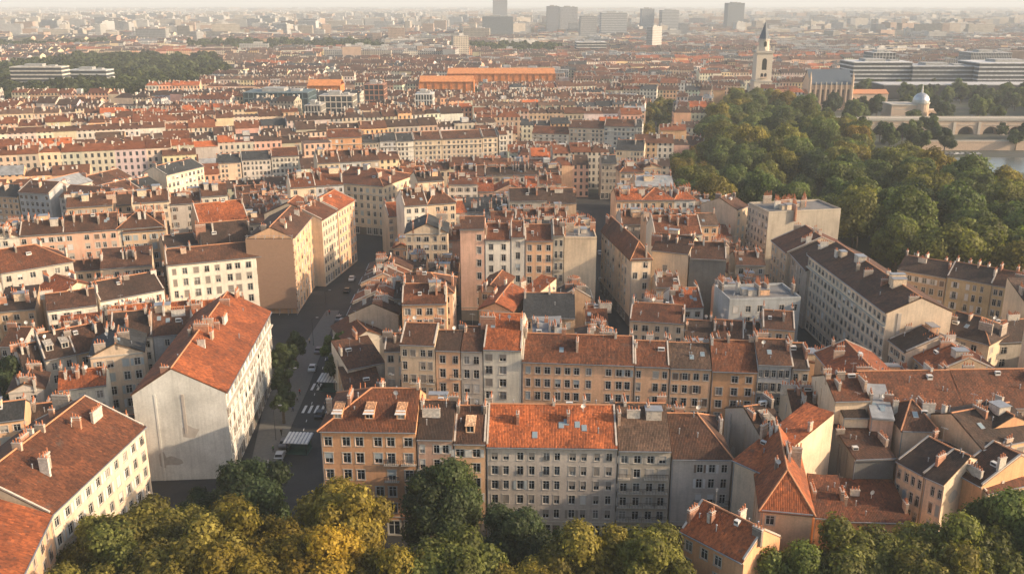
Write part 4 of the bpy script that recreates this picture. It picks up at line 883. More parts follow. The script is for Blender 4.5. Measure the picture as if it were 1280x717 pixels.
for j in range(0, 46):
    for i in range(-34, 35):
        cx, cy = i * CELL + (j % 2) * 31, 230 + j * CELL
        if abs(cx) > cy * .60 + 110 or cy > 5200: continue
        if cy < 620: ang = .33 if cx < -70 else (.05 if cx < 60 else -.06)
        else: ang = rc.uniform(-.32, .32)
        modern = cy > 760 and rc.random() < min(.8, .12 + (cy - 760) / 2400)
        ca, sa = math.cos(ang), math.sin(ang)
        if modern and (cy > 2200 or rc.random() < .4):
            for _ in range(5):
                W, D, H = rc.uniform(22, 62), rc.uniform(12, 20), rc.choice((9, 12, 15, 18, 24, 28, 38)); u, v = rc.uniform(-50, 30), rc.uniform(-55, 45)
                cand.append((cx + u, cy + v, ang + rc.choice((0, 0, 1.571)), W, D, H, 'm'))
            continue
        u0 = -CELL / 2 + 3; v = -CELL / 2 + 2; rowroof = rowwall = None
        while v < CELL / 2 - 14:
            for half in (0, 1):
                D = rc.uniform(10.5, 13.5); vv = v + half * (D + rc.uniform(1.5, 3.5)); u = u0 + rc.uniform(0, 3); Hrow = rc.uniform(17.5, 21.5) if half == 0 else rc.uniform(12, 15)
                if vv > CELL / 2 - 10: continue
                rowroof, rowwall = pick(RW), pick(WWT)
                while u < CELL / 2 - 8:
                    if rc.random() < .28: rowroof, rowwall = pick(RW), pick(WWT); Hrow += rc.uniform(-1.4, 1.4)
                    W = rc.uniform(7.5, 15.5) if not modern else rc.uniform(18, 40)
                    if rc.random() > .03:
                        H = Hrow + rc.choice((0, 0, 0, rc.uniform(-1.8, 1.8)))
                        cand.append((cx + u * ca - vv * sa, cy + u * sa + vv * ca, ang, W, D, H, 'h' if not modern else 'm', rowroof, rowwall if rc.random() < .6 else pick(WWT)))
                    u += W
            v += 2 * 12 + rc.uniform(7.5, 11)
for _ in range(2600):                                                # the last districts under the horizon
    y = rc.uniform(5200, 10500); cand.append((rc.uniform(-.6, .6) * y, y, rc.uniform(-.3, .3), rc.uniform(40, 140), rc.uniform(14, 30), rc.choice((9, 12, 15, 18, 24, 30)), 'm'))
cand.sort(key=lambda c: c[0] ** 2 + c[1] ** 2)
MARK = [((-165, 352), 'the grey western terrace'), ((-165, 400), 'the pale western street'), ((-118, 446), 'the white terrace behind the rooftops'), ((-60, 360), 'the large cream house closing the boulevard'),
        ((-85, 258), 'the long white house'), ((-130, 243), 'the grey stone corner house'), ((8, 256), 'the tall cream terrace'), ((-30, 262), 'the small boulevard houses'), ((45, 252), 'the slim cream corner house'), ((90, 310), 'the tall grey house by the park'),
        ((-48, 505), 'the pale mid city terrace'), ((55, 560), 'the cream terrace near the avenue trees'), ((85, 470), 'the cream block by the avenue trees'), ((-130, 200), 'the white rear houses'), ((110, 190), 'the courtyard of the long block'), ((-230, 330), 'the grey stone house at the picture edge'),
        ((-20, 400), 'the beige five storey house'), ((30, 400), 'the blank beige end wall'), ((-230, 470), 'the low western roofs')]
mcount = {}
CITYW, CITYR = MB(), MB()
nfill = 0
def ordinal(k): 
    if k < 20: return ORD[k]
    return {2: 'twenty', 3: 'thirty', 4: 'forty', 5: 'fifty'}[(k + 1) // 10] + ('-' + ORD[(k + 1) % 10 - 1] if (k + 1) % 10 else 'th')
infill = []
for _ in range(2600):
    x, y = rc.uniform(-135, 112), rc.uniform(148, 350); infill.append((x, y, .33 if x < -66 else rc.choice((0, 0, 1.5708, .1)), rc.uniform(5.5, 10), rc.uniform(6.5, 10), rc.uniform(9, 14.5), 'i'))
near_c = [c for c in cand if c[1] < 345]; cand = near_c + infill + [c for c in cand if c[1] >= 345]
seen_infill = False
for (x, y, ang, W, D, H, ty, *rest_) in cand:
    if ty == 'i' and not seen_infill: seen_infill = True; index_foot()
    ca, sa = math.cos(ang), math.sin(ang)
    P = lambda a, b_: (x + a * ca - b_ * sa, y + a * sa + b_ * ca)
    cs = [P(.3, .3), P(W - .3, .3), P(W - .3, D - .3), P(.3, D - .3), P(W / 2, D / 2), P(W / 2, 0), P(W / 2, D)]
    if ty == 'i': cs += [P(0, D / 2), P(W, D / 2), P(W * .25, 0), P(W * .75, 0), P(W * .25, D), P(W * .75, D), P(0, D * .25), P(W, D * .25), P(0, D * .75), P(W, D * .75), P(0, 0), P(W, 0), P(0, D), P(W, D)]
    s = [proj(c[0], c[1], H + 3) for c in cs[:4]]
    if all(q[0] < -330 for q in s) or all(q[0] > 1610 for q in s) or all(q[1] > 800 for q in s): continue
    outside = all(q[0] < -25 for q in s) or all(q[0] > 1305 for q in s) or all(q[1] > 730 for q in s)
    if outside and (y > 1500 or ty == 'i'): continue
    if not all(free(c) for c in cs): continue
    low = False
    for va, vb in VIEW:
        L = math.hypot(vb[0] - va[0], vb[1] - va[1]); ux, uy = (vb[0] - va[0]) / L, (vb[1] - va[1]) / L; rx, ry = cs[4][0] - va[0], cs[4][1] - va[1]
        al, fr = rx * ux + ry * uy, -(-rx * uy + ry * ux)
        if -4 < al < L + 4 and 0 < fr < 75: low = True; H = min(H, 8 + 1.5 * rc.random() + max(0, fr - 30) * .07); skip_ = fr < 24
        else: skip_ = False
        if skip_: break
    else: skip_ = False
    if skip_: continue
    roof, wall = rest_ or (pick(RW), pick(WWT))
    if ty == 'i' and N_HOUSE[0] >= 290: continue
    if ty in 'hi' and N_HOUSE[0] < 298 and y < 560 and not outside:
        k = min(range(len(MARK)), key=lambda q: (MARK[q][0][0] - x) ** 2 + ((MARK[q][0][1] - y) * (1.0 if MARK[q][0][1] < y + 15 else 2.2)) ** 2); o_ = mcount.get(k, 0); mcount[k] = o_ + 1
        rt = rc.choices(('g', 'x', 'h', 's', 'f'), (60, 12, 10, 12, 6))[0]
        if rt == 'f': roof = 'grey'
        A, B = P(0, 0), P(W, 0)
        house(A, B, H, D, wall, roof, rt, label=f"{wall} house with {rw(roof)} roof, {ordinal(o_)} beyond {MARK[k][1]}", group='houses of the old quarter', near=1 if y < 430 else 2, chim=rc.randint(5, 10),
              rise=D * rc.uniform(.2, .32) if rt in 'ghs' else None, flat_extra=rc.choice((0, 0, 1, 2)) , sky_l=rc.choice((0, 0, 1, 2)), grow=0, sides='' if y < 430 else 'R', coping=rc.random() < .5)
        if ty == 'i': index_foot()
        continue
    wc = [c * rc.uniform(.88, 1.06) for c in WALL[wall]]; q = rc.uniform(.7, 1.3); col = [c * q for c in ROOF[roof]]; gr = min(.5, max(0, (y - 600) / 2500)); col = [c * (1 - gr) + .12 * gr for c in col]  # roofs turn greyer with distance: part of the haze is painted into them
    if ty == 'm':
        q = rc.uniform(.8, 1.1); wc = [q * c for c in rc.choice([(.48, .47, .45), (.46, .40, .33), (.36, .36, .36), (.50, .45, .38), (.42, .30, .23)])]; col = [q * c for c in rc.choice([(.30, .29, .28), (.18, .18, .18), (.38, .37, .35), (.25, .16, .11), (.24, .09, .05)])]
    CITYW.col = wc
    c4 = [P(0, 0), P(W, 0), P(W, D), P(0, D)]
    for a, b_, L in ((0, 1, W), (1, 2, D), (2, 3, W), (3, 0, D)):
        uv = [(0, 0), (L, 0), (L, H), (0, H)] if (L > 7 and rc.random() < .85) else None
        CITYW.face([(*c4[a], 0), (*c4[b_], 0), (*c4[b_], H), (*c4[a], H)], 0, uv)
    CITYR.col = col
    if ty == 'm' or rc.random() < .05:
        CITYR.face([(*c, H) for c in c4])
        if rc.random() < .8:
            CITYR.col = [.45, .44, .42]; a, b_ = rc.uniform(.1, .5) * W, rc.uniform(.1, .5) * D; hh = rc.uniform(1.5, 3.5); pp = [P(a, b_), P(a + W * .3, b_), P(a + W * .3, b_ + D * .35), P(a, b_ + D * .35)]
            CITYR.face([(*c, H + hh) for c in pp])
            for k in range(4): CITYR.face([(*pp[k], H), (*pp[(k + 1) % 4], H), (*pp[(k + 1) % 4], H + hh), (*pp[k], H + hh)])
    else:
        rz_ = H + D * rc.uniform(.17, .3)
        if rc.random() < .8:
            e = .4; r0, r1 = P(0, D / 2), P(W, D / 2); f0, f1, k0, k1 = P(0, -e), P(W, -e), P(0, D + e), P(W, D + e)
            CITYR.face([(*f0, H - .2), (*f1, H - .2), (*r1, rz_), (*r0, rz_)]); CITYR.face([(*k1, H - .2), (*k0, H - .2), (*r0, rz_), (*r1, rz_)])
            CITYW.face([(*c4[0], H), (*c4[3], H), (*r0, rz_ - .1)]); CITYW.face([(*c4[1], H), (*c4[2], H), (*r1, rz_ - .1)])
        else:
            r0, r1 = P(W * .3, D / 2), P(W * .7, D / 2); h4 = [(*c, H) for c in c4]; a, b_ = (*r0, rz_), (*r1, rz_)
            CITYR.face([h4[0], h4[1], b_, a]); CITYR.face([h4[1], h4[2], b_]); CITYR.face([h4[2], h4[3], a, b_]); CITYR.face([h4[3], h4[0], a])
        if y < 1900:
            for _ in range(rc.randint(6, 12) if y < 950 else rc.randint(2, 3)):
                CITYW.col = rc.choice([(.58, .52, .44), (.5, .3, .2), (.42, .36, .3), (.6, .57, .52)]); a, b_ = rc.uniform(0, W), rc.uniform(.2, .8) * D; L = rc.uniform(.6, 1.6); t = H + rc.uniform(1.5, 4.2); pp = [P(a, b_), P(a + .7, b_), P(a + .7, b_ + L), P(a, b_ + L)]
                CITYW.face([(*c, t) for c in pp])
                for k in range(4): CITYW.face([(*pp[k], H), (*pp[(k + 1) % 4], H), (*pp[(k + 1) % 4], t), (*pp[k], t)])
r = empty('distant_city', (0, 0, 0)); tag(r, 'dense city of pale walls and red roofs fading into haze', 'city', kind='stuff')
o = obj('far_walls', CITYW.mesh('far_walls', ['city_wall']), r); o['kind'] = 'stuff'
o = obj('far_roofs', CITYR.mesh('far_roofs', ['city_roof']), r); o['kind'] = 'stuff'

# ---------------------------------------------------------------- trees
def leaf_cloud(seed, n, size, R=7.5, H=11.0, lobes=18, zc=None, fr=(.40, .88)):
    g = np.random.default_rng(seed); zc = H * .5 if zc is None else zc
    cs, rs = [], []
    for k in range(lobes):
        a = g.uniform(0, 2 * math.pi); el = math.asin(g.uniform(-.75, 1)); f = g.uniform(*fr)
        cs.append((R * f * math.cos(el) * math.cos(a), R * f * math.cos(el) * math.sin(a), zc + H * .5 * f * math.sin(el) * 1.15)); rs.append(R * g.uniform(.18, .44) * (1.15 - .35 * f))
    cs.append((0, 0, zc)); rs.append(R * .55)
    cs, rs = np.array(cs), np.array(rs); p = rs ** 2 / (rs ** 2).sum(); li = g.choice(len(rs), n, p=p)
    d = g.normal(size=(n, 3)); d[:, 2] += .25; d /= np.linalg.norm(d, axis=1)[:, None]
    shell = 1 - .22 * g.random(n) ** 1.5 + .26 * g.random(n) ** 5
    lump = 1 + .10 * np.sin(d[:, 0] * 7 + li) * np.sin(d[:, 1] * 8 + li * 2) + .07 * np.sin(d[:, 2] * 13 + li * 3)
    c = cs[li] + d * (rs[li] * shell * lump)[:, None]
    nn = d + g.normal(size=(n, 3)) * .34; nn /= np.linalg.norm(nn, axis=1)[:, None]
    t = np.cross(nn, g.normal(size=(n, 3))); t /= np.linalg.norm(t, axis=1)[:, None]; b_ = np.cross(nn, t)
    s = size * g.uniform(.4, 1.65, n)[:, None]
    v = np.stack([c - t * s * .5, c + b_ * s * .38, c + t * s * .5, c - b_ * s * .38], 1).reshape(-1, 3)
    lobe_tone = g.uniform(.2, .75, len(rs)); leaf = np.clip(lobe_tone[li] + g.normal(size=n) * .16, 0, 1)
    return v, leaf, cs, rs
def cloud_mesh(name, v, leaf):
    me = bpy.data.meshes.new(name); n = len(v) // 4
    me.vertices.add(len(v)); me.vertices.foreach_set('co', v.astype(np.float32).ravel())
    me.loops.add(len(v)); me.loops.foreach_set('vertex_index', np.arange(len(v), dtype=np.int32))
    me.polygons.add(n); me.polygons.foreach_set('loop_start', np.arange(0, len(v), 4, dtype=np.int32))
    a = me.attributes.new('leaf', 'FLOAT', 'FACE'); a.data.foreach_set('value', leaf.astype(np.float32))
    me.materials.append(MATS['foliage']); me.update(); me.validate(); return me
def crown(name, seed, n, size, **kw):
    v, l, cs, rs = leaf_cloud(seed, n, size, **kw)
    # inner leaf shells so that the crown is dense
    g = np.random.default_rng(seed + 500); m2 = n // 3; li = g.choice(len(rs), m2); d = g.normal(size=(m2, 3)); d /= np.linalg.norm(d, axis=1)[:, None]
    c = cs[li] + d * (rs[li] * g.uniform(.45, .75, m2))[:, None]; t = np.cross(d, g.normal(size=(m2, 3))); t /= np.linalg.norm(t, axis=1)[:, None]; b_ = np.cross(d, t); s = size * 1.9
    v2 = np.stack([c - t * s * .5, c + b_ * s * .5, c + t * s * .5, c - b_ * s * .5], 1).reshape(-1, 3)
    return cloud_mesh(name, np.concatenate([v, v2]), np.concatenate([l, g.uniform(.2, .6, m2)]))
def trunk_mesh(seed, h, R):
    g = random.Random(seed); w = MB(); w.limb((0, 0, -.2), (g.uniform(-.3, .3), g.uniform(-.3, .3), h * .45), .42, .32, 8)
    for k in range(6):
        a = k * 1.05 + g.random(); w.limb((0, 0, h * g.uniform(.3, .45)), (R * .55 * math.cos(a), R * .55 * math.sin(a), h * g.uniform(.6, .85)), .2, .06, 6)
    return w.mesh('trunk', ['bark'])
NEARC = [crown('crown', 40 + k, 30000, .46, R=8.0, H=12.0, lobes=26, zc=12.0) for k in range(4)]
MIDC = [crown('crown', 60 + k, 6500, .85, R=7.0, H=12.5, lobes=19, zc=10.5) for k in range(7)]
PARKC = [crown('crown', 120 + k, 13000, .68, R=9.0, H=14.5, lobes=20, zc=11.5, fr=(.42, .70)) for k in range(6)]
SMALLC = [crown('crown', 80 + k, 5200, .42, R=3.4, H=7.0, lobes=14, zc=6.5) for k in range(2)]
TRN = [trunk_mesh(k, 16, 7) for k in range(3)]; TRS = trunk_mesh(9, 8.5, 3)
def tree(x, y, s, me, tr_, col, label, group, rz, name='tree', z=0.0, sz=None):
    r = empty(name, (x, y, z), rz); r.scale = (s, s, sz or s); tag(r, label, 'tree', group)
    obj('trunk', tr_, r); obj('crown', me, r, col=col); return r
OLIVE, GOLD, GREEN, DARK, MIDG = (.21, .175, .038), (.27, .215, .042), (.115, .145, .042), (.058, .08, .034), (.165, .165, .042)
rt_ = random.Random(5)
FT = [(425, 655, 13, 1.0, GOLD, 'golden round tree in front of the orange corner house'), (345, 690, 13, .9, (.25, .17, .026), 'golden-olive tree beside the brightest golden tree'),
      (250, 685, 13, .95, OLIVE, 'olive tree overlapping the sunlit rusty roofed house'), (150, 705, 12, .9, MIDG, 'olive tree lowest before the sunlit rusty roofed house'), (215, 735, 12, .95, OLIVE, 'olive tree at the lower picture edge before the dark side street'),
      (308, 626, 10, .95, DARK, 'dark green tree at the foot of the blank gable wall'), (553, 632, 11, .95, DARK, 'dark green tree against the slim peach house'), (640, 680, 9, .85, DARK, 'dark shaded tree under the long grey block'),
      (700, 690, 8, .72, DARK, 'lower dark shaded tree under the long grey block'), (560, 712, 12, .95, MIDG, 'soft green tree in front of the two dark trees'), (480, 725, 13, .9, (.24, .17, .026), 'yellowish tree behind the brightest golden tree'),
      (740, 705, 11, .9, OLIVE, 'olive tree before the balconied stone house'), (805, 712, 11, .9, MIDG, 'green-olive tree beside the small orange house'), (660, 735, 12, .8, OLIVE, 'olive tree at the lower picture edge before the grey block'), (870, 745, 9, .7, DARK, 'dark low tree below the small orange house'),
      (985, 728, 9, .8, GREEN, 'deep green tree next to the peach house with long orange roof'), (1060, 716, 9, .95, MIDG, 'soft green tree below the lowest rust roof'), (1135, 716, 9, .95, MIDG, 'green olive tree before the narrow windowed cream house'), (1210, 706, 10, .95, MIDG, 'soft green tree before the orange walled house'),
      (1275, 675, 11, .95, GREEN, 'deep green tree rising at the picture edge before the rust roof'), (1180, 745, 10, .9, OLIVE, 'olive tree at the lower edge under the orange walled house'), (830, 622, 7, .6, DARK, 'dark tree between grey corner house and balconied house'), (935, 655, 6, .4, GREEN, 'small green tree in the gap beside the plain cream wall'), (100, 745, 12, .85, OLIVE, 'olive tree in the corner under the rusty roof'),
      (285, 672, 13, .95, (.26, .19, .03), 'yellow-olive tree between the dark tree by the gable and the golden tree'), (190, 672, 13, .95, OLIVE, 'olive tree highest before the dark side street'), (395, 720, 12, .95, (.28, .2, .03), 'yellow tree at the lower edge under the golden tree'),
      (120, 680, 11, .75, MIDG, 'soft green tree touching the sunlit rusty roofed house'), (300, 735, 12, .95, (.24, .18, .03), 'yellow-olive tree at the lower edge under the side street'), (262, 632, 8, .75, DARK, 'small dark tree at the corner of the side street under the gable')]
for k, (px_, py_, zc, s, col, lab) in enumerate(FT):
    x, y = at(px_, py_, zc); tree(x, y, s * zc / 12 / max(.6, s * zc / 12) * s, NEARC[k % 4], TRN[k % 3], col, lab, None, rt_.uniform(0, 6.28), 'plane_tree', z=zc - 12 * s if zc - 12 * s < 0 else 0)
ST = [(358, 455, 5, 1.05, DARK, 'dark street tree beside the sunlit window side of the gable house'), (350, 480, 5, .9, DARK, 'second dark street tree along the gable house'), (424, 440, 6, 1.15, GREEN, 'green street tree against the small boulevard houses'), (418, 462, 5, .9, DARK, 'small dark street tree before the lower boulevard houses'),
      (353, 503, 5, .85, DARK, 'third dark street tree along the gable house'), (368, 432, 5, .9, DARK, 'dark street tree at the far end of the gable house'), (20, 485, 7, 1.5, DARK, 'dark bushy garden tree beside the small grey house'), (48, 470, 6, .9, DARK, 'smaller dark garden tree by the garden side houses'), (140, 505, 3, .8, DARK, 'dark low garden tree behind the near rusty roof'), (105, 512, 3, .7, DARK, 'dark shrub-like tree in the shaded garden'), (1165, 378, 9, .8, DARK, 'small dark tree in the courtyard of the yellow row')]
for k, (px_, py_, zc, s, col, lab) in enumerate(ST):
    x, y = at(px_, py_, zc); tree(x, y, s, SMALLC[k % 2], TRS, col, lab, None, rt_.uniform(0, 6.28), 'street_tree')
# park
pts = []; tries = 0
xs = [p[0] for p in PARK]; ys = [p[1] for p in PARK]
while tries < 9000 and len(pts) < 250:
    tries += 1; p = (rt_.uniform(min(xs), max(xs)), rt_.uniform(min(ys), max(ys)))
    dmin = 14.5
    if not inside(p, PARK) or any((p[0] - q[0]) ** 2 + (p[1] - q[1]) ** 2 < dmin ** 2 for q in pts): continue
    if taken(p, [f for f in FOOT if f[0] is not None and f[1][3] - f[1][1] < 80]): continue
    q = proj(p[0], p[1], 12)
    if -40 < q[0] < 1320: pts.append(p)
for k, p in enumerate(pts):
    q = proj(p[0], p[1], 14); col = rt_.choices((GREEN, MIDG, OLIVE, (.22, .155, .026), DARK), (6, 4, 1.2, .2, 1.2) if p[1] < 430 else (4, 5, 2.5, 1.2, .5))[0]
    nm = {GREEN: 'deep green', MIDG: 'soft green', OLIVE: 'olive', DARK: 'dark green'}.get(col, 'golden')
    wh = 'near the yellow row' if q[1] > 270 else 'behind the tall grey house' if (q[1] > 205 and q[0] < 1060) else 'in the middle of the riverside park' if q[1] > 205 else 'below the bell tower' if q[0] < 1010 else 'toward the viaduct and quay'
    tree(p[0], p[1], rt_.choice((.8, 1.0, 1.15, 1.3)) * rt_.uniform(.92, 1.1), PARKC[k % 6], TRN[k % 3], col, f'{nm} broad tree {wh}', f'{nm} park trees {wh}', rt_.uniform(0, 6.28), 'park_tree')
for k in range(26):
    for _ in range(50):
        p = (rt_.uniform(85, 165), rt_.uniform(520, 760))
        if inside(p, AVEN): break
    else: continue
    tree(p[0], p[1], rt_.uniform(.6, .95), MIDC[k % 7], TRN[k % 3], rt_.choice((OLIVE, GOLD, MIDG)), 'golden-green avenue tree between the cream block and the park', 'avenue trees', rt_.uniform(0, 6.28), 'avenue_tree')
for k, (px_, py_) in enumerate([(1052, 172), (1075, 176), (1100, 170), (1112, 180), (1128, 172), (1140, 180), (1152, 186), (1165, 178), (1180, 186), (1270, 180), (1282, 172), (960, 136), (985, 138), (1042, 142), (1075, 140), (1095, 148), (1170, 155), (1250, 128), (1275, 132), (1225, 136), (1200, 130), (1120, 118), (1150, 112), (1080, 116)]):
    x, y = at(px_, py_, 4 if py_ > 150 else 0); tree(x, y, rt_.uniform(.7, 1.0), MIDC[k % 7], TRN[k % 3], DARK if k % 3 else GREEN, 'dark tree around the viaduct, church and pavilion', 'dark trees around the viaduct', rt_.uniform(0, 6.28), 'dark_tree')
ep = []
for _ in range(4000):
    p = (rt_.uniform(180, 520), rt_.uniform(560, 1000))
    if len(ep) > 75: break
    if not inside(p, EASTP) or any((p[0] - q[0]) ** 2 + (p[1] - q[1]) ** 2 < 170 for q in ep) or taken(p, [f for f in FOOT if f[0] is not EASTP]): continue
    if p[1] < 640 and proj(p[0], p[1], 0)[0] > 1165: continue
    ep.append(p); tree(p[0], p[1], rt_.uniform(.8, 1.1), MIDC[len(ep) % 7], TRN[len(ep) % 3], rt_.choice((DARK, GREEN, GREEN)), 'dark tree in the gardens around the viaduct and offices', 'dark garden trees around the viaduct', rt_.uniform(0, 6.28), 'garden_tree')
# woods far off: one mass
def wood(name, label, polys, n, step_leaf, size, scale, seed):
    g = random.Random(seed); V, Ls = [], []; base = [leaf_cloud(200 + k, step_leaf, size, R=7, H=11, lobes=10, zc=8.0) for k in range(5)]
    k = 0
    while k < n:
        poly = polys(g) if callable(polys) else polys[g.randrange(len(polys))]
        if callable(polys): p = poly
        else:
            bx = [q[0] for q in poly]; by = [q[1] for q in poly]; p = (g.uniform(min(bx), max(bx)), g.uniform(min(by), max(by)))
            if not inside(p, poly): continue
        v, l, _, _ = base[k % 5]; a = g.uniform(0, 6.28); s = scale * g.uniform(.7, 1.3); R = np.array([[math.cos(a), -math.sin(a), 0], [math.sin(a), math.cos(a), 0], [0, 0, 1]])
        V.append((v * s) @ R.T + np.array([p[0], p[1], 0])); Ls.append(np.clip(l + g.uniform(-.3, .25), 0, 1)); k += 1
    o = obj(name, cloud_mesh(name, np.concatenate(V), np.concatenate(Ls)), col=(.055, .068, .026)); tag(o, label, 'woodland', kind='stuff')
wood('distant_wood', 'dark belt of woodland across the western city', [WOOD, WOOD, WOOD, WOOD, WOOD2, WOOD3, WOOD4], 1600, 520, 2.0, 1.35, 3)
def scatter(g):
    while True:
        y = 560 * math.exp(g.random() * 2.0); x = g.uniform(-.62, .62) * y
        if y < 4300 and (free((x, y)) or g.random() < .1): return (x, y)
wood('scattered_greenery', 'scattered far treetops between the distant roofs', scatter, 850, 220, 2.4, .62, 8)

# ---------------------------------------------------------------- the boulevard: kiosks, cars, lamps, people
def kiosk(px_, py_, label, rz):
    x, y = at(px_, py_); r = empty('street_kiosk', (x, y, 0), rz); r.scale = (.87, .87, .9); tag(r, label, 'kiosk', 'slatted kiosks on the boulevard')
    w = MB(); w.box((-2.6, -2.0, 0), (2.6, 2.0, .12)); w.box((-2.4, .9, .12), (2.4, 1.8, 2.9)); w.box((-2.4, -1.7, .12), (-2.25, .9, 1.1)); w.box((2.25, -1.7, .12), (2.4, .9, 1.1)); obj('wall', w.mesh('wall', ['green_panel']), r)
    for sx in (-2.35, 2.35):
        for sy in (-1.75, 1.75): w = MB(); w.box((-.07, -.07, 0), (.07, .07, 3.0)); obj('post', w.mesh('post', ['iron']), r, (sx, sy, 0))
    w = MB(); w.prism([(-3.0, -2.4, 2.95), (3.0, -2.4, 2.95), (3.0, 2.4, 3.5), (-3.0, 2.4, 3.5)], .12, 1)
    for k in range(7): a = -2.9 + k * .86; w.prism([(a, -2.42, 3.05), (a + .5, -2.42, 3.05), (a + .5, 2.42, 3.6), (a, 2.42, 3.6)], .08, 0)
    obj('roof', w.mesh('roof', ['white', 'zinc']), r)
kiosk(374, 563, 'slatted white roofed kiosk lower down the boulevard', -.1); kiosk(413, 486, 'slatted white roofed kiosk at the upper zebra crossing', -.1)
def car_parts():
    prof = [(-2.1, .35), (-2.12, .75), (-1.95, .92), (-1.35, 1.0), (-.85, 1.42), (.6, 1.46), (1.25, 1.02), (2.0, .86), (2.12, .6), (2.1, .35)]
    w = MB(); hw_ = .86
    for (x0, z0), (x1, z1) in zip(prof, prof[1:]):
        i0, i1 = (.72 if z0 > 1.2 else hw_), (.72 if z1 > 1.2 else hw_); w.face([(x0, -i0, z0), (x0, i0, z0), (x1, i1, z1), (x1, -i1, z1)])
    for s in (-1, 1): w.face([(x, s * (.72 if z > 1.2 else hw_), z) for x, z in prof])
    w.face([(-2.1, -hw_, .35), (2.1, -hw_, .35), (2.1, hw_, .35), (-2.1, hw_, .35)]); body = w.mesh('body', ['paint'])
    w = MB()
    for s in (-1, 1): w.face([(-1.2, s * .84, 1.03), (1.1, s * .84, 1.03), (.55, s * .735, 1.4), (-.8, s * .735, 1.4)])
    w.face([(.66, -.66, 1.44), (.66, .66, 1.44), (1.24, .74, 1.06), (1.24, -.74, 1.06)]); w.face([(-.92, -.66, 1.4), (-.92, .66, 1.4), (-1.36, .74, 1.03), (-1.36, -.74, 1.03)]); gl = w.mesh('window', ['dark_void'])
    w = MB(); n = 12
    for s in (-.1, .1):
        w.face([(.32 * math.cos(2 * math.pi * k / n), s, .32 * math.sin(2 * math.pi * k / n)) for k in range(n)])
        w.face([(.17 * math.cos(2 * math.pi * k / n), s * 1.05, .17 * math.sin(2 * math.pi * k / n)) for k in range(n)], 1)
    for k in range(n):
        a, b_ = 2 * math.pi * k / n, 2 * math.pi * (k + 1) / n; w.face([(.32 * math.cos(a), -.1, .32 * math.sin(a)), (.32 * math.cos(b_), -.1, .32 * math.sin(b_)), (.32 * math.cos(b_), .1, .32 * math.sin(b_)), (.32 * math.cos(a), .1, .32 * math.sin(a))])
    wh = w.mesh('wheel', ['tyre', 'steel'])
    w = MB(); w.box((2.08, -.12, .62), (2.125, .12, .74)); return body, gl, wh, w.mesh('headlight', ['white'])
BODY, GLZ, WHL, LGT = car_parts()
def car(x, y, rz, col, label, group, z=.005):
    r = empty('parked_car', (x, y, z), rz); tag(r, label, 'car', group); obj('body', BODY, r, col=col); obj('window', GLZ, r, (0, 0, .012))
    for sx in (-1.3, 1.3):
        for sy in (-.78, .78): obj('wheel', WHL, r, (sx, sy, .32))
    for sy in (-.6, .6): obj('headlight', LGT, r, (0, sy, 0))
CC = {'white': (.6, .6, .58), 'black': (.02, .02, .022), 'silver': (.35, .36, .37), 'dark red': (.2, .03, .025), 'dark blue': (.03, .05, .1), 'grey': (.14, .14, .15)}
CARS = [(391, 462, 'white', 1.62, 'highest along the pavement side of the boulevard'), (399, 440, 'grey', 1.5, 'where the pavement curves'),
        (333, 592, 'white', 1.5, 'low on the boulevard near the gable house'), (345, 583, 'black', 1.6, 'beside the lower white car'), (350, 573, 'silver', 1.6, 'in the file above the lower black car'), (356, 556, 'grey', 1.6, 'standing beside the lower kiosk'), (421, 424, 'white', 1.55, 'below the green street tree along the small boulevard houses'), (428, 404, 'silver', 1.55, 'at the kerb of the small boulevard houses'), (415, 448, 'dark blue', 1.55, 'in the shade of the small dark street tree'), (400, 520, 'black', 1.55, 'driving down between the two kiosks'), (424, 400, 'grey', 1.55, 'driving up past the small boulevard houses'), (434, 365, 'black', 1.6, 'far up the boulevard in shade'), (440, 350, 'white', 1.6, 'farthest up the boulevard'),
        (757, 380, 'dark blue', 1.6, 'nearest in the narrow dark street'), (752, 352, 'grey', 1.6, 'second in the narrow dark street'), (756, 335, 'black', 1.6, 'third in the narrow dark street'), (750, 318, 'silver', 1.6, 'deepest in the narrow dark street')]
for px_, py_, cn, rz, wh in CARS:
    x, y = at(px_, py_); car(x, y, rz, CC[cn], f'{cn} car {wh}', None)
for k in range(12):
    x, y = at(1150 + k * 6.5, 193.5); car(x, y, .05, CC[rt_.choice(('white', 'silver', 'grey', 'white'))], 'pale car parked along the river quay', 'cars along the river quay')
w = MB(); w.tube(0, 0, 0, .9, .11, .08, 8); w.tube(0, 0, .9, 7.5, .07, .05, 8); LP = w.mesh('post', ['iron'])
w = MB(); w.limb((0, 0, 7.4), (1.3, 0, 7.9), .04, .035, 6); LA = w.mesh('arm', ['iron'])
w = MB(); w.prism([(1.1, -.16, 7.98), (1.75, -.16, 7.98), (1.75, .16, 7.98), (1.1, .16, 7.98)], .14); LH = w.mesh('lamp_head', ['zinc'])
for k, (px_, py_, wh) in enumerate([(392, 432, 'at the pavement bend'), (364, 500, 'half way down the pavement'), (345, 550, 'near the lower kiosk'), (408, 395, 'beneath the scaffolded house')]):
    x, y = at(px_, py_); r = empty('street_lamp', (x, y, .13)); tag(r, f'dark street lamp {wh}', 'street lamp', 'street lamps along the boulevard'); obj('post', LP, r); obj('arm', LA, r); obj('lamp_head', LH, r)
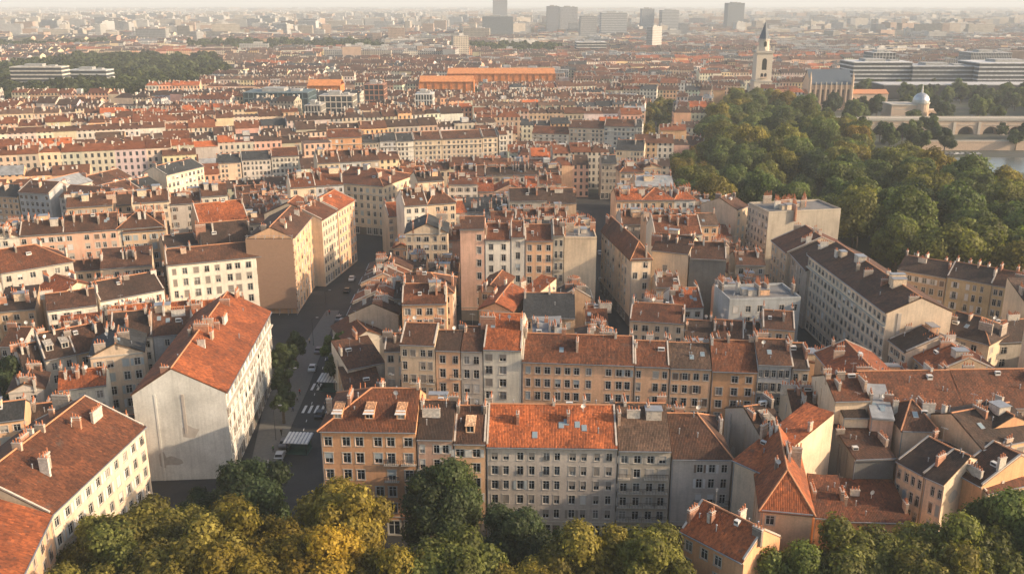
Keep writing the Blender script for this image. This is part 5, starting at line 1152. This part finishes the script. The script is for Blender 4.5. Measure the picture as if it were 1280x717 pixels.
def person_mesh():
    J = {'pel': (0, 0, .95, .15), 'bel': (0, 0, 1.12, .14), 'che': (0, 0, 1.34, .165), 'nec': (0, 0, 1.5, .065), 'hd0': (0, .01, 1.6, .095), 'hd1': (0, .01, 1.72, .085),
         'hl': (-.1, 0, .9, .1), 'kl': (-.1, .12, .5, .065), 'al': (-.1, .06, .09, .045), 'fl': (-.1, .22, .04, .04), 'hr': (.1, 0, .9, .1), 'kr': (.1, .02, .5, .065), 'ar': (.1, -.2, .12, .045), 'fr': (.1, -.06, .04, .04),
         'sl': (-.2, 0, 1.42, .07), 'el': (-.25, -.08, 1.15, .05), 'wl': (-.25, .03, .92, .035), 'gl': (-.25, .06, .82, .04), 'sr': (.2, 0, 1.42, .07), 'er': (.25, .06, 1.15, .05), 'wr': (.25, .2, .97, .035), 'gr': (.25, .26, .9, .04)}
    E = 'pel-bel bel-che che-nec nec-hd0 hd0-hd1 pel-hl hl-kl kl-al al-fl pel-hr hr-kr kr-ar ar-fr che-sl sl-el el-wl wl-gl che-sr sr-er er-wr wr-gr'.split()
    ks = list(J); me = bpy.data.meshes.new('person'); me.from_pydata([J[k][:3] for k in ks], [tuple(ks.index(q) for q in e.split('-')) for e in E], [])
    o = bpy.data.objects.new('person_build', me); C.objects.link(o); m_ = o.modifiers.new('skin', 'SKIN')
    for i, k in enumerate(ks): me.skin_vertices[0].data[i].radius = (J[k][3], J[k][3])
    me.skin_vertices[0].data[0].use_root = True; s_ = o.modifiers.new('sub', 'SUBSURF'); s_.levels = 1; s_.render_levels = 1
    dg = bpy.context.evaluated_depsgraph_get(); out = bpy.data.meshes.new_from_object(o.evaluated_get(dg)); bpy.data.objects.remove(o)
    out.materials.clear()
    for k in ('cloth', 'tyre', 'skin', 'bark'): out.materials.append(MATS[k])
    for p in out.polygons:
        z = p.center.z; p.material_index = 3 if z > 1.72 else 2 if z > 1.5 else 1 if z < .95 and abs(p.center.x) < .2 else 2 if (z < .95) else 0; p.use_smooth = True
    return out
PM = person_mesh()
PEO = [(336, 584, 'white top', (.6, .6, .58), 'beside the parked white car'), (352, 545, 'black jacket', (.03, .03, .03), 'on the pavement near the lower kiosk'), (366, 515, 'blue top', (.06, .1, .22), 'half way along the pavement'), (375, 494, 'red top', (.35, .05, .04), 'near the zebra crossing'), (399, 484, 'white shirt', (.6, .6, .58), 'stepping over the upper zebra crossing'),
       (406, 512, 'dark coat', (.05, .05, .05), 'crossing by the lower zebra stripes'), (387, 430, 'beige coat', (.35, .28, .2), 'at the pavement bend'), (412, 394, 'red jacket', (.4, .06, .05), 'beneath the scaffolded house'), (372, 503, 'grey coat', (.2, .2, .2), 'by the street lamp on the pavement'), (342, 566, 'green top', (.08, .15, .07), 'walking by the gable house pavement')]
for px_, py_, top, col, wh in PEO:
    x, y = at(px_, py_); o = obj('person', PM, None, (x, y, .13), rt_.uniform(0, 6.28), col=col); tag(o, f'person in {top} {wh}', 'person')

# ---------------------------------------------------------------- haze: one closed box of even air
w = MB(); w.box((-17500, -80, -1), (17500, 26500, HAZE_TOP))
m_ = bpy.data.materials.new('haze'); m_.use_nodes = True; nt = m_.node_tree; nt.nodes.remove(nt.nodes['Principled BSDF'])
pv = nt.nodes.new('ShaderNodeVolumePrincipled'); pv.inputs['Color'].default_value = (.86, .93, .99, 1); pv.inputs['Density'].default_value = HAZE_DENSITY; pv.inputs['Anisotropy'].default_value = HAZE_ANISO
nt.links.new(pv.outputs[0], nt.nodes['Material Output'].inputs['Volume']); MATS['haze'] = m_
o = obj('haze', w.mesh('haze', ['haze'])); o['kind'] = 'stuff'; tag(o, 'thin pale evening haze over the whole city', 'haze')
if DEBUG: print('HOUSES', N_HOUSE[0], 'OBJECTS', len(scene.objects), 'cand', len(cand), 'cityw', len(CITYW.f), 'parktrees', len(pts))
